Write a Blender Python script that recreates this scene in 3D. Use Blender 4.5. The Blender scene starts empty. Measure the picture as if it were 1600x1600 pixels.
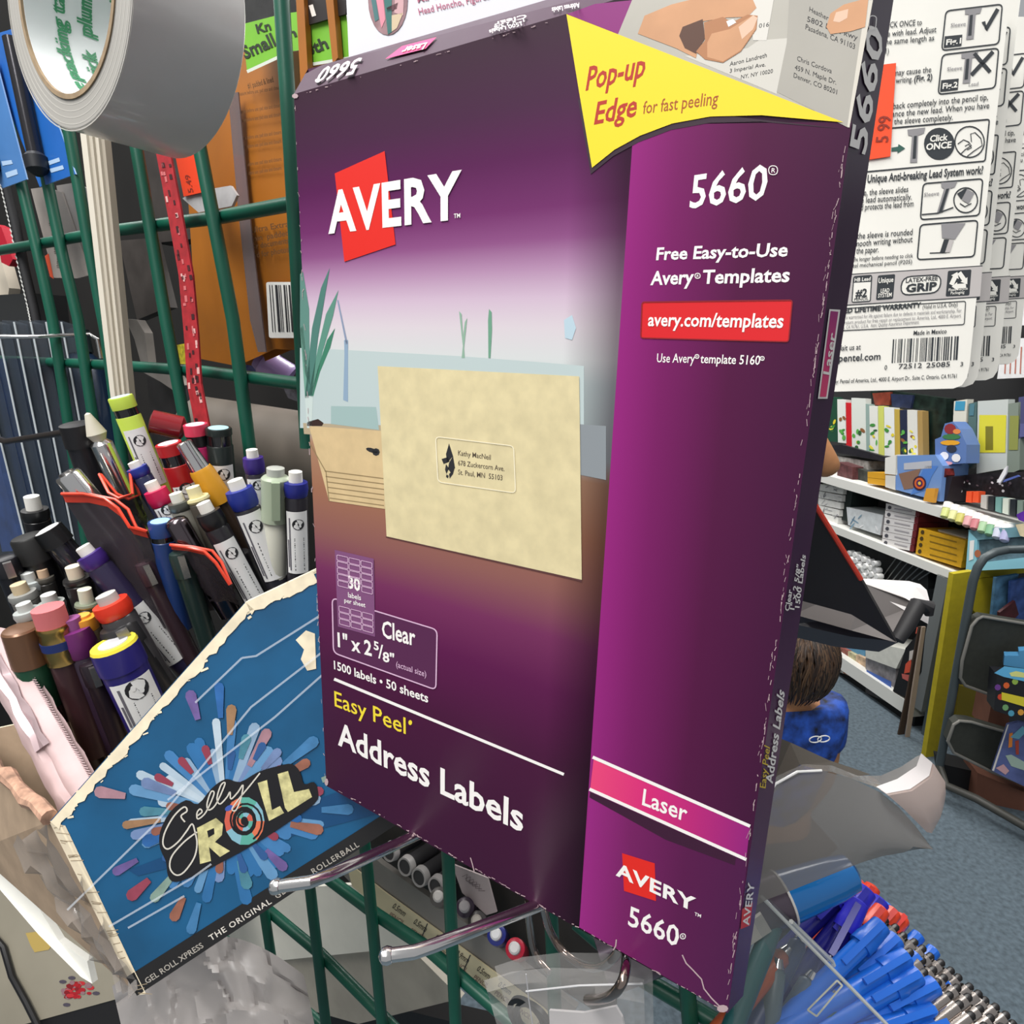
import bpy, math, random
from mathutils import Vector, Matrix
random.seed(7)
C = bpy.context.scene.collection
# ------------------------------------------------------------------ camera
FP = 1000.0                      # focal length in pixels of the 1600 px frame
UP = Vector((119, -4061, -1000)).normalized()            # world up seen from the camera (x right, y down, z forward)
FW = Vector((0, 0, 1)); YV = (FW - UP * FW.dot(UP)).normalized(); XV = YV.cross(UP)
M3 = Matrix((XV, YV, UP))                                # camera frame -> world
EYE = Vector((0, 0, 1.45))
cam = bpy.data.cameras.new('camera'); cam_o = bpy.data.objects.new('camera', cam); C.objects.link(cam_o)
cam.sensor_width = 36; cam.lens = FP / 1600 * 36; cam.clip_start = 0.01
cx, cy, cz = M3 @ Vector((1, 0, 0)), M3 @ Vector((0, -1, 0)), M3 @ Vector((0, 0, -1))
cam_o.matrix_world = Matrix(((cx.x, cy.x, cz.x, EYE.x), (cx.y, cy.y, cz.y, EYE.y), (cx.z, cy.z, cz.z, EYE.z), (0, 0, 0, 1)))
bpy.context.scene.camera = cam_o
# ------------------------------------------------------------------ light
w = bpy.data.worlds.new('store_light'); bpy.context.scene.world = w; w.use_nodes = True
w.node_tree.nodes['Background'].inputs[0].default_value = (0.95, 0.97, 1.0, 1)
w.node_tree.nodes['Background'].inputs[1].default_value = 0.30
def area(name, loc, size, sy, power, rot=(0, 0, 0), col=(1, .98, .95)):
    l = bpy.data.lights.new(name, 'AREA'); l.shape = 'RECTANGLE'; l.size = size; l.size_y = sy; l.energy = power; l.color = col
    o = bpy.data.objects.new(name, l); o.location = loc; o.rotation_euler = rot; C.objects.link(o)
area('ceiling_tube_front', (-0.6, -0.7, 2.75), 0.5, 2.4, 58, (math.radians(-18), 0, 0))
area('ceiling_tube_middle', (0.9, 1.6, 2.85), 0.5, 2.4, 44)
area('ceiling_tube_back', (0.6, 4.2, 2.85), 0.5, 2.4, 50)
area('ceiling_tube_left', (-2.0, 1.6, 2.85), 0.5, 2.4, 16)
vs = bpy.context.scene.view_settings
vs.view_transform = 'Standard'; vs.look = 'None'; vs.gamma = 1; vs.use_curve_mapping = False; vs.exposure = 0.40

# ------------------------------------------------------------------ helpers
def at(px, py, d): return EYE + M3 @ Vector(((px - 800) / FP * d, (py - 800) / FP * d, d))
def ray(px, py): return M3 @ Vector(((px - 800) / FP, (py - 800) / FP, 1))
def wdir(x, y, z): return M3 @ Vector((x, y, z))
def k(x0, y0, s): return lambda x, y: (x0 + x / s, y0 + y / s)
def lin(c): return c / 12.92 if c <= .04045 else ((c + .055) / 1.055) ** 2.4
def rgb(h): h = h.lstrip('#'); return tuple(lin(int(h[i:i + 2], 16) / 255) for i in (0, 2, 4)) + (1,)
MATS = {}
def mat(h, rough=.5, metal=0, alpha=1, noise=0, scale=40, trans=0, coat=0, emit=0):
    key = (h, rough, metal, alpha, noise, scale, trans, coat, emit)
    if key in MATS: return MATS[key]
    m = bpy.data.materials.new('surface_' + h.strip('#')); m.use_nodes = True
    nt = m.node_tree; b = nt.nodes['Principled BSDF']
    b.inputs['Base Color'].default_value = rgb(h); b.inputs['Roughness'].default_value = rough
    b.inputs['Metallic'].default_value = metal; b.inputs['Alpha'].default_value = alpha
    b.inputs['Transmission Weight'].default_value = trans; b.inputs['Coat Weight'].default_value = coat
    if emit: b.inputs['Emission Color'].default_value = rgb(h); b.inputs['Emission Strength'].default_value = emit
    if noise:
        tc = nt.nodes.new('ShaderNodeTexCoord'); n = nt.nodes.new('ShaderNodeTexNoise'); n.inputs['Scale'].default_value = scale
        n.inputs['Detail'].default_value = 6
        r = nt.nodes.new('ShaderNodeValToRGB'); c0 = rgb(h)
        r.color_ramp.elements[0].position = .3; r.color_ramp.elements[1].position = .7
        r.color_ramp.elements[0].color = tuple(x * (1 - noise) for x in c0[:3]) + (1,)
        r.color_ramp.elements[1].color = tuple(min(1, x * (1 + noise)) for x in c0[:3]) + (1,)
        nt.links.new(tc.outputs['Object'], n.inputs['Vector']); nt.links.new(n.outputs['Fac'], r.inputs['Fac'])
        nt.links.new(r.outputs['Color'], b.inputs['Base Color'])
    MATS[key] = m; return m
def grad(name, axis, stops, rough=.38, noise=.0):
    """printed colour ramp along U or V of the sheet"""
    m = bpy.data.materials.new(name); m.use_nodes = True; nt = m.node_tree; b = nt.nodes['Principled BSDF']
    b.inputs['Roughness'].default_value = rough; b.inputs['Specular IOR Level'].default_value = .32
    uv = nt.nodes.new('ShaderNodeUVMap'); uv.uv_map = 'UVMap'; sp = nt.nodes.new('ShaderNodeSeparateXYZ'); r = nt.nodes.new('ShaderNodeValToRGB')
    nt.links.new(uv.outputs[0], sp.inputs[0]); nt.links.new(sp.outputs['X' if axis == 'u' else 'Y'], r.inputs[0]); nt.links.new(r.outputs[0], b.inputs['Base Color'])
    e = r.color_ramp.elements; stops = sorted(stops)
    e[0].position, e[0].color = stops[0][0], rgb(stops[0][1]); e[1].position, e[1].color = stops[-1][0], rgb(stops[-1][1])
    for p, c in stops[1:-1]:
        x = e.new(p); x.color = rgb(c)
    return m
WHITE = mat('#f2f0ea', .5); CHROME = mat('#e4e2e0', .16, 1); INK = mat('#26262a', .6); CREAM = mat('#e9dfc6', .8, noise=.08, scale=60)
GREEN = mat('#0d5240', .38, noise=.12, scale=25); BLACK = mat('#141416', .35); CLEAR = mat('#e8edf2', .08, alpha=.22); SMOKE = mat('#6a6664', .15, alpha=.5)

def smooth2(pts, n=5, closed=False):
    P = [Vector(q) for q in pts]; m = len(P); out = []
    for i in range(m if closed else m - 1):
        a, b, c, d = (P[i - 1] if (i or closed) else P[0]), P[i], P[(i + 1) % m], (P[(i + 2) % m] if (closed or i < m - 2) else P[-1])
        for j in range(n):
            u = j / n; out.append(.5 * (2 * b + (c - a) * u + (2 * a - 5 * b + 4 * c - d) * u * u + (3 * b - a - 3 * c + d) * u ** 3))
    return out if closed else out + [P[-1]]
class Plane:
    def __init__(s, a, b, c):
        s.o = a; s.n = (b - a).cross(c - a).normalized()
        if s.n.dot(EYE - a) < 0: s.n = -s.n
    def hit(s, px, py, lift=0):
        r = ray(px, py); o = s.o + s.n * lift
        return EYE + r * ((o - EYE).dot(s.n) / r.dot(s.n))
    def shifted(s, off):          # a parallel plane, off metres further from the viewer
        p = Plane.__new__(Plane); p.n = s.n; p.o = s.o - s.n * off; return p
_T = {}
def glyphs(txt, bold=0, space=1):
    key = (txt, bold, space)
    if key not in _T:
        cu = bpy.data.curves.new('t', 'FONT'); cu.body = txt; cu.offset = bold; cu.resolution_u = 2; cu.space_character = space
        o = bpy.data.objects.new('t', cu); C.objects.link(o)
        me = bpy.data.meshes.new_from_object(o.evaluated_get(bpy.context.evaluated_depsgraph_get()))
        vv = [(v.co.x, v.co.y) for v in me.vertices]; ff = [tuple(p.vertices) for p in me.polygons]
        bpy.data.objects.remove(o); bpy.data.curves.remove(cu); bpy.data.meshes.remove(me)
        xs = [a for a, _ in vv] or [0, 1]; x0, x1 = min(xs), max(xs)
        _T[key] = ([((a - x0) / max(1e-6, x1 - x0), b / .70) for a, b in vv], ff)
    return _T[key]
class MB:
    def __init__(s): s.v = []; s.f = []; s.m = []; s.uv = {}; s.mats = []
    def mi(s, m):
        if m not in s.mats: s.mats.append(m)
        return s.mats.index(m)
    def face(s, pts, m, uv=None):
        n = len(s.v); s.v += [Vector(p) for p in pts]; s.f.append(tuple(range(n, n + len(pts)))); s.m.append(s.mi(m))
        if uv: s.uv[len(s.f) - 1] = uv
        return s
    def prism(s, pts, dv, m, side=None):
        n = len(pts); b = len(s.v); s.v += [Vector(p) for p in pts] + [Vector(p) + dv for p in pts]; i = s.mi(m); j = s.mi(side or m)
        s.f.append(tuple(range(b, b + n))); s.m.append(i); s.f.append(tuple(range(b + 2 * n - 1, b + n - 1, -1))); s.m.append(i)
        for q in range(n):
            r = (q + 1) % n; s.f.append((b + q, b + n + q, b + n + r, b + r)); s.m.append(j)
        return s
    def box(s, o, x, y, z, m):       # corner o and three edge vectors
        o = Vector(o); return s.prism([o, o + x, o + x + y, o + y], z, m)
    def tube(s, pts, r, m, seg=10, cap=True):
        pts = [Vector(p) for p in pts]; n = len(pts); rs = r if isinstance(r, (list, tuple)) else [r] * n
        b = len(s.v); i = s.mi(m); ref = None
        for q in range(n):
            t = (pts[min(q + 1, n - 1)] - pts[max(q - 1, 0)]).normalized()
            if ref is None: ref = t.orthogonal().normalized()
            ref = (ref - t * ref.dot(t)).normalized(); u = t.cross(ref)
            for a in range(seg):
                th = 2 * math.pi * a / seg; s.v.append(pts[q] + (ref * math.cos(th) + u * math.sin(th)) * rs[q])
        for q in range(n - 1):
            for a in range(seg):
                c = (a + 1) % seg; s.f.append((b + q * seg + a, b + q * seg + c, b + (q + 1) * seg + c, b + (q + 1) * seg + a)); s.m.append(i)
        if cap:
            s.f.append(tuple(b + a for a in range(seg - 1, -1, -1))); s.m.append(i); s.f.append(tuple(b + (n - 1) * seg + a for a in range(seg))); s.m.append(i)
        return s
    def lathe(s, o, ax, prof, m, seg=20, cap=True):
        ax = ax.normalized(); pts = [o + ax * t for t, _ in prof]; rs = [r for _, r in prof]
        u = ax.orthogonal().normalized(); v = ax.cross(u); b = len(s.v); i = s.mi(m)
        for p, r in zip(pts, rs):
            for a in range(seg):
                th = 2 * math.pi * a / seg; s.v.append(p + (u * math.cos(th) + v * math.sin(th)) * r)
        for q in range(len(pts) - 1):
            for a in range(seg):
                c = (a + 1) % seg; s.f.append((b + q * seg + a, b + q * seg + c, b + (q + 1) * seg + c, b + (q + 1) * seg + a)); s.m.append(i)
        if cap:
            s.f.append(tuple(b + a for a in range(seg - 1, -1, -1))); s.m.append(i); s.f.append(tuple(b + (len(pts) - 1) * seg + a for a in range(seg))); s.m.append(i)
        return s
    def grid(s, rows, m):
        b = len(s.v); n = len(rows[0]); i = s.mi(m)
        for r in rows: s.v += [Vector(p) for p in r]
        for a in range(len(rows) - 1):
            for c in range(n - 1): s.f.append((b + a * n + c, b + a * n + c + 1, b + (a + 1) * n + c + 1, b + (a + 1) * n + c)); s.m.append(i)
        return s
    # ---- flat print on a plane, addressed by where it lies in the photograph
    def poly(s, pl, px, m, lift=1e-4, uv=None): return s.face([pl.hit(x, y, lift) for x, y in px], m, uv)
    def ell(s, pl, x, y, rx, ry, m, lift=1e-4, n=24, a0=0):
        return s.poly(pl, [(x + rx * math.cos(t) * math.cos(a0) - ry * math.sin(t) * math.sin(a0), y + rx * math.cos(t) * math.sin(a0) + ry * math.sin(t) * math.cos(a0)) for t in [2 * math.pi * i / n for i in range(n)]], m, lift)
    def ribbon(s, pl, px, wpx, m, lift=1e-4, closed=False):
        p = [Vector(a) for a in px]; n = len(p); L = []; R = []
        for i in range(n):
            a = p[i - 1] if (i or closed) else p[i]; c = p[(i + 1) % n] if (i < n - 1 or closed) else p[i]
            t = (c - a).normalized(); q = Vector((-t.y, t.x)) * wpx / 2; L.append(p[i] + q); R.append(p[i] - q)
        for i in range(n if closed else n - 1):
            j = (i + 1) % n; s.poly(pl, [L[i], L[j], R[j], R[i]], m, lift)
        return s
    def rrect(s, pl, q, m, wpx=2, lift=1e-4, rad=.12, fill=None):
        q = [Vector(a) for a in q]; out = []; mn = min((q[i] - q[i - 1]).length for i in range(4)) * rad
        for i in range(4):
            a, b, c = q[i - 1], q[i], q[(i + 1) % 4]; u = b + (a - b).normalized() * mn; v = b + (c - b).normalized() * mn
            for t in (0, .25, .5, .75, 1): out.append(u * (1 - t) ** 2 + b * 2 * t * (1 - t) + v * t * t)
        if fill: s.poly(pl, out, fill, lift)
        if m and wpx: s.ribbon(pl, out, wpx, m, lift * 1.5, True)
        return s
    def text(s, pl, txt, bl, br, tl, m, bold=0, lift=1.5e-4, space=1):
        """tl: top of a capital above bl, or a number (height in pixels, upright to the base line)"""
        if isinstance(tl, (int, float)):
            d = (Vector(br) - Vector(bl)).normalized()
            if pl is FRONT: d = Vector((4861 - bl[1], bl[0] - 681)).normalized(); d = Vector((d.x, d.y))
            tl = (bl[0] + d.y * tl, bl[1] - d.x * tl)
        g, ff = glyphs(txt, bold, space); o, x, y = pl.hit(*bl, lift), pl.hit(*br, lift), pl.hit(*tl, lift); b = len(s.v); i = s.mi(m)
        s.v += [o + (x - o) * a + (y - o) * c for a, c in g]
        for f in ff: s.f.append(tuple(b + a for a in f)); s.m.append(i)
        return s
    def bars(s, pl, tl, tr, bl, n, m, lift=1.5e-4, seed=1):
        rd = random.Random(seed); tl, tr, bl = Vector(tl), Vector(tr), Vector(bl); x = 0; ws = [rd.choice((1, 1, 2, 3)) for _ in range(2 * n)]; tot = sum(ws)
        for i, q in enumerate(ws):
            if i % 2 == 0:
                a = tl + (tr - tl) * (x / tot); b = tl + (tr - tl) * ((x + q) / tot); s.poly(pl, [a, b, b + bl - tl, a + bl - tl], m, lift)
            x += q
        return s
    def build(s, name, parent=None, label=None, cat=None, group=None, kind=None, smooth=True, sub=0):
        me = bpy.data.meshes.new(name)
        lo = [min(v[i] for v in s.v) for i in range(3)]; hi = [max(v[i] for v in s.v) for i in range(3)]
        o0 = Vector([(a + b) / 2 for a, b in zip(lo, hi)])
        me.from_pydata([v - o0 for v in s.v], [], s.f)
        for m in s.mats: me.materials.append(m)
        for i, p in enumerate(me.polygons): p.material_index = s.m[i]; p.use_smooth = smooth
        if s.uv:
            L = me.uv_layers.new(name='UVMap')
            for fi, uv in s.uv.items():
                for j, li in enumerate(me.polygons[fi].loop_indices): L.data[li].uv = uv[j]
        if smooth: me.set_sharp_from_angle(angle=math.radians(38))
        me.update()
        o = bpy.data.objects.new(name, me); C.objects.link(o)
        if parent:
            o.parent = parent; p = parent; q = Vector((0, 0, 0))
            while p: q = q + p.location; p = p.parent
            o.location = o0 - q
        else: o.location = o0
        return tag(o, label, cat, group, kind)
def tag(o, label=None, cat=None, group=None, kind=None):
    for a, b in (('label', label), ('category', cat), ('group', group), ('kind', kind)):
        if b: o[a] = b
    return o
def thing(name, loc, label, cat, group=None):
    o = bpy.data.objects.new(name, None); o.empty_display_size = .02; o.location = loc; C.objects.link(o); return tag(o, label, cat, group)
def dup(root, off, label, group=None):
    r = root.copy(); C.objects.link(r); r.location = root.location + off; r['label'] = label
    if group: r['group'] = group
    for ch in [o for o in root.children]:
        c = ch.copy(); C.objects.link(c); c.parent = r
        for g in ch.children:
            d = g.copy(); C.objects.link(d); d.parent = c
    return r

# ================================================================== SETTING
fl = MB().face([(-4, -2.5, 0), (5, -2.5, 0), (5, 7, 0), (-4, 7, 0)], mat('#57646d', .95, noise=.30, scale=75)); fl.build('floor', kind='structure')
MB().box((-4, 6.9, 0), Vector((9, 0, 0)), Vector((0, .1, 0)), Vector((0, 0, 3)), mat('#8c8a86', .8)).build('wall_back', kind='structure')
MB().box((-4, -2.5, 0), Vector((.1, 0, 0)), Vector((0, 9.4, 0)), Vector((0, 0, 3)), mat('#8c8a86', .8)).build('wall_left', kind='structure')
MB().box((4.9, -2.5, 0), Vector((.1, 0, 0)), Vector((0, 9.4, 0)), Vector((0, 0, 3)), mat('#8c8a86', .8)).build('wall_right', kind='structure')

# ================================================================== LABEL BOX (the carton in front)
TL, BL, BR, TR = at(459, 147, .230), at(510, 1228, .298), at(1137, 1583, .200), at(1374, -122, .131)
TLb, BLb, BRb, TRb = at(481, 108, .247), at(525, 1208, .318), at(1161, 1556, .216), at(1421, -165, .146)
FRONT = Plane(TL, BL, BR); TR = FRONT.hit(1374, -122); SIDE = Plane(TR, BR, (TRb + BRb) / 2); TOP = Plane(TL, TR, TLb.lerp(TRb, .04))
GN = -FRONT.n                                                # away from the viewer, through the rack
exU = (TR - TL); exV = (BL - TL)
def fuv(p):                                                  # position on the front: u right, v down
    d = p - TL; a, b, c = exU.dot(exU), exU.dot(exV), exV.dot(exV); e, g = d.dot(exU), d.dot(exV); D = a * c - b * b
    return ((e * c - g * b) / D, (g * a - e * b) / D)
def fv(x, y): return fuv(FRONT.hit(x, y))
def st(x, lst): return [(max(0, min(1, fv(x, y)[1])), c) for y, c in lst]
front_m = grad('printed_scene', 'v', st(700, [(75, '#3c2735'), (190, '#472442'), (265, '#571f50'), (340, '#6f2f66'), (385, '#8a4f82'), (425, '#b088ab'), (468, '#cdb6ca'), (510, '#d6ccd3'), (555, '#d2d5d5'), (590, '#b9c6c6'), (690, '#a9b5b5'), (720, '#a98268'), (800, '#9c6c54'), (880, '#8a5a56'), (945, '#73305a'), (1020, '#5b1a4a'), (1120, '#471539'), (1250, '#3d1232'), (1330, '#3a1130')]))
_nt = front_m.node_tree; _b = _nt.nodes['Principled BSDF']; _s = [n for n in _nt.nodes if n.type == 'SEPXYZ'][0]; _r = [n for n in _nt.nodes if n.type == 'VALTORGB'][0]
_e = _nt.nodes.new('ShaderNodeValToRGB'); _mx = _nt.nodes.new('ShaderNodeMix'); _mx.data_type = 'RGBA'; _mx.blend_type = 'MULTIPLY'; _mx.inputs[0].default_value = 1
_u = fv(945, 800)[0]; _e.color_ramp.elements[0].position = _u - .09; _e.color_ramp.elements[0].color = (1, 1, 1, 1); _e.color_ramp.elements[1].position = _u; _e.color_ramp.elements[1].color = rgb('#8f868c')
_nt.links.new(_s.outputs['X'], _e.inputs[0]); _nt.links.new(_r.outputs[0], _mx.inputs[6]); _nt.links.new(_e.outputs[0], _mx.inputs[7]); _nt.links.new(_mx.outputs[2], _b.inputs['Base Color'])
band_m = grad('printed_band', 'u', [(0, '#93267a'), (.25, '#761d60'), (.6, '#521641'), (1, '#401537')])
band2_m = grad('printed_lower_band', 'u', [(0, '#97287f'), (.3, '#752060'), (.65, '#5a1a4c'), (1, '#4d1c47')])  # printed colour ramp of the band below the pink strip
pink_m = grad('printed_pink', 'u', [(0, '#e8487a'), (.4, '#d52f78'), (1, '#93267a')])
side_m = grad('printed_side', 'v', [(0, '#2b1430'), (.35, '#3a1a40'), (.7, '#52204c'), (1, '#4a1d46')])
top_m = mat('#4a3244', .42, noise=.06)
YEL = mat('#f2d829', .5); RED = mat('#e0261c', .5); PWHITE = mat('#f6f2ee', .5); SCUFF = mat('#b8a0a4', .9)
box = thing('label_box', (BL + BR) / 2, 'tall purple cardboard box of address labels with a yellow flag printed at top', 'box')
b = MB()
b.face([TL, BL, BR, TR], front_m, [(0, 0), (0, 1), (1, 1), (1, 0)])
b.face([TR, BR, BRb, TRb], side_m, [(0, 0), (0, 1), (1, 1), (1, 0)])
ch2 = TLb.lerp(TRb, .04)
tlc = TLb.lerp(TL, .2); b.face([TL, TR, ch2], top_m); b.face([TR, TRb, ch2], top_m); b.face([TL, ch2, tlc], top_m); b.face([TLb, BLb, BL, TL], mat('#3b2235', .5)); b.face([BL, BLb, BRb, BR], mat('#4d2444', .5)); b.face([TRb, BRb, BLb, TLb], mat('#4d2444', .5))
# right band
b.poly(FRONT, [(990, 195), (905, 1449), (1137, 1583), (1331, 190)], band_m, .8e-4, [(0, 0), (0, 1), (1, 1), (1, 0)])
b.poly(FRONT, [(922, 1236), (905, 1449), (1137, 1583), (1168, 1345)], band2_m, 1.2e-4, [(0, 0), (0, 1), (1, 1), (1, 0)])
b.poly(FRONT, [(990, 0), (930, 6), (886, 22), (1327, 196), (1374, -118)], mat('#8c2a78', .45), .9e-4)
# printed room: plant, wall items, envelope
K5 = k(450, 200, 3.2); K6b = k(450, 650, 3.2)
b.poly(FRONT, [K5(60, 1100), K5(200, 1105), K5(850, 1140), K5(1250, 1170), K5(1480, 1190), K5(1480, 1500), K5(60, 1500)], mat('#bccaca', .4), .5e-4)
b.poly(FRONT, [K5(75, 1475), K5(600, 1490), K5(600, 1560), K5(80, 1530)], mat('#b5a488', .4), .6e-4)
b.poly(FRONT, [K5(1440, 1480), K5(1590, 1490), K5(1590, 1760), K5(1440, 1730)], mat('#8b9196', .4), .55e-4)
for q, c in (([(60, 730), (75, 720), (105, 900), (110, 1290), (85, 1230), (60, 1000)], '#5f8a80'), ([(85, 1340), (120, 1000), (165, 800), (208, 700), (190, 810), (150, 1050), (120, 1340)], '#4f7d74'),
             ([(100, 1340), (150, 1100), (190, 930), (252, 810), (225, 940), (175, 1110), (125, 1330)], '#5d9080'), ([(110, 1345), (150, 1200), (195, 1060), (235, 1000), (210, 1100), (160, 1220), (125, 1345)], '#3f7f66'),
             ([(60, 1000), (75, 990), (95, 1180), (105, 1350), (85, 1350)], '#6fa090'), ([(85, 1340), (125, 1340), (118, 1500), (95, 1500)], '#c9d6d2'), ([(95, 1470), (150, 1455), (178, 1475), (170, 1490), (95, 1490)], '#3b2a26'),
             ([(245, 860), (252, 860), (298, 1075), (290, 1085)], '#8a97b0'), ([(280, 1060), (300, 1060), (300, 1130), (300, 1370), (276, 1360), (282, 1130)], '#8ea6bd'),
             ([(855, 915), (868, 930), (875, 1040), (884, 970), (896, 950), (880, 1100), (884, 1150), (868, 1150), (874, 1090)], '#8fb09c'), ([(1005, 905), (1018, 920), (1020, 1010), (1012, 1150), (1002, 1150), (1000, 960)], '#6f9f86'),
             ([(1380, 960), (1420, 935), (1440, 1000), (1420, 1060), (1385, 1050)], '#b9cfdb'), ([(215, 1390), (440, 1395), (455, 1510), (215, 1480)], '#9fb8b6')):
    b.poly(FRONT, [K5(*p) for p in q], mat(c, .4), .8e-4)
ENV = mat('#d9cba0', .55, noise=.09, scale=160); ENV2 = mat('#d3b98c', .55, noise=.07, scale=160); EDGE = mat('#8f7a56', .6)
b.poly(FRONT, [K6b(105, 50), K6b(470, 75), K6b(485, 465), K6b(205, 425)], ENV2, 1e-4)
for i in range(6):
    y = 275 + i * 27; b.ribbon(FRONT, [K6b(183 + i * 5, y), K6b(480, y + 38)], 1.5, EDGE, 1.3e-4)
b.ribbon(FRONT, [K6b(105, 130), K6b(190, 280), K6b(205, 425)], 1.5, EDGE, 1.3e-4)
b.ell(FRONT, *K6b(420, 172), 10, 3.5, INK, 1.4e-4, 10, .3); b.ell(FRONT, *K6b(440, 180), 6, 6, INK, 1.4e-4, 8)
b.poly(FRONT, [K6b(488, 606), K6b(500, 590), K6b(1470, 800), K6b(1468, 830), K6b(1440, 822)], mat('#5e3a3a', .5), 1.5e-4)
b.poly(FRONT, [(590, 572), (905, 588), (909, 906), (604, 838)], ENV, 2e-4)
lb = [K6b(738, 103), K6b(1128, 150), K6b(1138, 385), K6b(750, 330)]
b.rrect(FRONT, lb, mat('#efe6c8', .5), 1.6, 2.4e-4, .1)
for q in ([(805, 137), (825, 200), (795, 235), (790, 190)], [(768, 215), (800, 205), (808, 228), (778, 240)], [(805, 235), (825, 200), (835, 260), (815, 285), (800, 265)], [(790, 240), (805, 262), (792, 290), (785, 268)], [(805, 290), (832, 265), (825, 290), (808, 313)], [(792, 292), (803, 298), (800, 312), (790, 305)]):
    b.poly(FRONT, [K6b(*p) for p in q], INK, 2.5e-4)
TI = mat('#55493c', .6)
for t, a, c, h in (('Kathy MacNeil', (850, 196), (1013, 219), 22), ('678 Zuckercorn Ave.', (850, 246), (1082, 276), 22), ('St. Paul, MN  55103', (850, 292), (1072, 322), 22)):
    b.text(FRONT, t, K6b(*a), K6b(*c), h / 3.2 * 1.15, TI, .004, 2.6e-4)
# brand logo
def logo(mb, pl, red, bl, br, tl, tm=None, lift=2e-4):
    mb.poly(pl, red, RED, lift); mb.text(pl, 'AVERY', bl, br, tl, PWHITE, .03, lift * 1.4, 1.06)
    if tm: mb.text(pl, 'TM', *tm, PWHITE, .01, lift)
logo(b, FRONT, [(523, 271), (601, 236), (618, 382), (538, 409)], (513, 363), (721, 339), (510.5, 301), ((709, 341), (719, 340), 7))
# sheet icon and size panel
LIL = mat('#8a5a86', .45); LINE = mat('#d9b3d0', .5)
b.rrect(FRONT, [(519, 934), (683, 984), (681, 1078), (521, 1020)], LINE, 2, 1.4e-4, .1, mat('#56264c', .45))
b.poly(FRONT, [(523, 859), (584, 873), (586, 995), (528, 979)], mat('#80507a', .45), 2.2e-4)
for r in range(11):
    for cc in range(3):
        if 4 <= r <= 7 and cc == 1 or r in (5, 6, 7): continue
        def q(u, v): return (523 + 61 * u + 5 * v * (1 - u) + 2 * u * v, 859 + 14 * u + 120 * v + 2 * u * v)
        u0, v0 = .05 + cc * .31, .06 + r * .083; b.rrect(FRONT, [q(u0, v0), q(u0 + .28, v0), q(u0 + .28, v0 + .07), q(u0, v0 + .07)], LINE, 1, 2.5e-4, .2)
b.text(FRONT, '30', (544, 918), (563, 924), 19, PWHITE, .03, 2.8e-4); b.text(FRONT, 'labels', (544, 933), (564, 938), 8, PWHITE, .01, 2.8e-4); b.text(FRONT, 'per sheet', (538, 941), (571, 949), 7, PWHITE, .01, 2.8e-4)
b.text(FRONT, 'Clear', (597, 995), (649, 1009), 26, PWHITE, .02, 2.4e-4)
b.text(FRONT, '1" x 2', (528, 1010), (581, 1025), 22, PWHITE, .025, 2.4e-4); b.text(FRONT, '5', (584, 1014), (592, 1017), 13, PWHITE, .025, 2.4e-4); b.text(FRONT, '/', (591, 1028), (599, 1030), 22, PWHITE, .01, 2.4e-4); b.text(FRONT, '8"', (598, 1033), (616, 1037), 15, PWHITE, .025, 2.4e-4)
b.text(FRONT, '(actual size)', (619, 1042), (666, 1058), 9, LINE, .005, 2.4e-4)
b.text(FRONT, '1500 labels \u2022 50 sheets', (522, 1045), (669, 1098), 13, PWHITE, .02)
b.ribbon(FRONT, [(522, 1061), (881, 1210)], 4.5, PWHITE, 1.5e-4)
b.text(FRONT, 'Easy Peel', (523, 1103), (634, 1147), (522, 1079), mat('#f0d838', .5), .008); b.ell(FRONT, 641, 1129, 3, 4, mat('#f0d838', .5), 1.5e-4, 10)
b.text(FRONT, 'Address Labels', (528, 1163), (817, 1300), (526.5, 1127), PWHITE, .022)
# yellow flag and the photo above it
b.poly(FRONT, [(1000, -30), (965, 55), (1327, 196), (1372, -110), (1200, -60)], mat('#b9b5ab', .5, noise=.06, scale=60), 1.2e-4)
KH = k(860, 0, 2.857)
b.poly(FRONT, [KH(930, 180), KH(1060, 170), KH(1050, 250), KH(1010, 420), KH(600, 250), KH(880, 215)], mat('#d3cfc6', .5), 1.4e-4)
b.poly(FRONT, [KH(1065, 0), KH(1420, -60), KH(1330, 570), KH(1010, 410), KH(1055, 190)], mat('#aeaaa1', .5, noise=.05, scale=50), 1.5e-4)
b.poly(FRONT, [KH(1410, 0), KH(1440, 0), KH(1335, 570), KH(1325, 565)], mat('#d8d2c6', .5), 1.6e-4)
b.poly(FRONT, [KH(880, -10), KH(1000, -20), KH(965, 180), KH(905, 180)], mat('#dedad2', .5), 1.6e-4)
SK, SK2, SK3, DK = mat('#cf9a72', .6, noise=.08, scale=90), mat('#b47c55', .6), mat('#e6c0a6', .5), mat('#5a3a2c', .6)
b.poly(FRONT, [KH(390, 150), KH(420, 70), KH(540, 20), KH(700, -20), KH(900, -10), KH(920, 35), KH(880, 75), KH(790, 78), KH(680, 95), KH(600, 120), KH(660, 200), KH(650, 260), KH(560, 215)], SK, 1.8e-4)
b.poly(FRONT, [KH(590, 120), KH(680, 85), KH(690, 170), KH(650, 240), KH(600, 215), KH(575, 160)], DK, 2e-4)
b.poly(FRONT, [KH(685, 100), KH(770, 75), KH(810, 100), KH(880, 65), KH(925, 70), KH(920, 130), KH(850, 230), KH(770, 280), KH(690, 265), KH(650, 230), KH(690, 180)], SK2, 2.1e-4)
b.poly(FRONT, [KH(720, 150), KH(800, 130), KH(900, 70), KH(922, 80), KH(915, 130), KH(850, 225), KH(770, 275), KH(700, 255), KH(700, 190)], SK, 2.2e-4)
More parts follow.
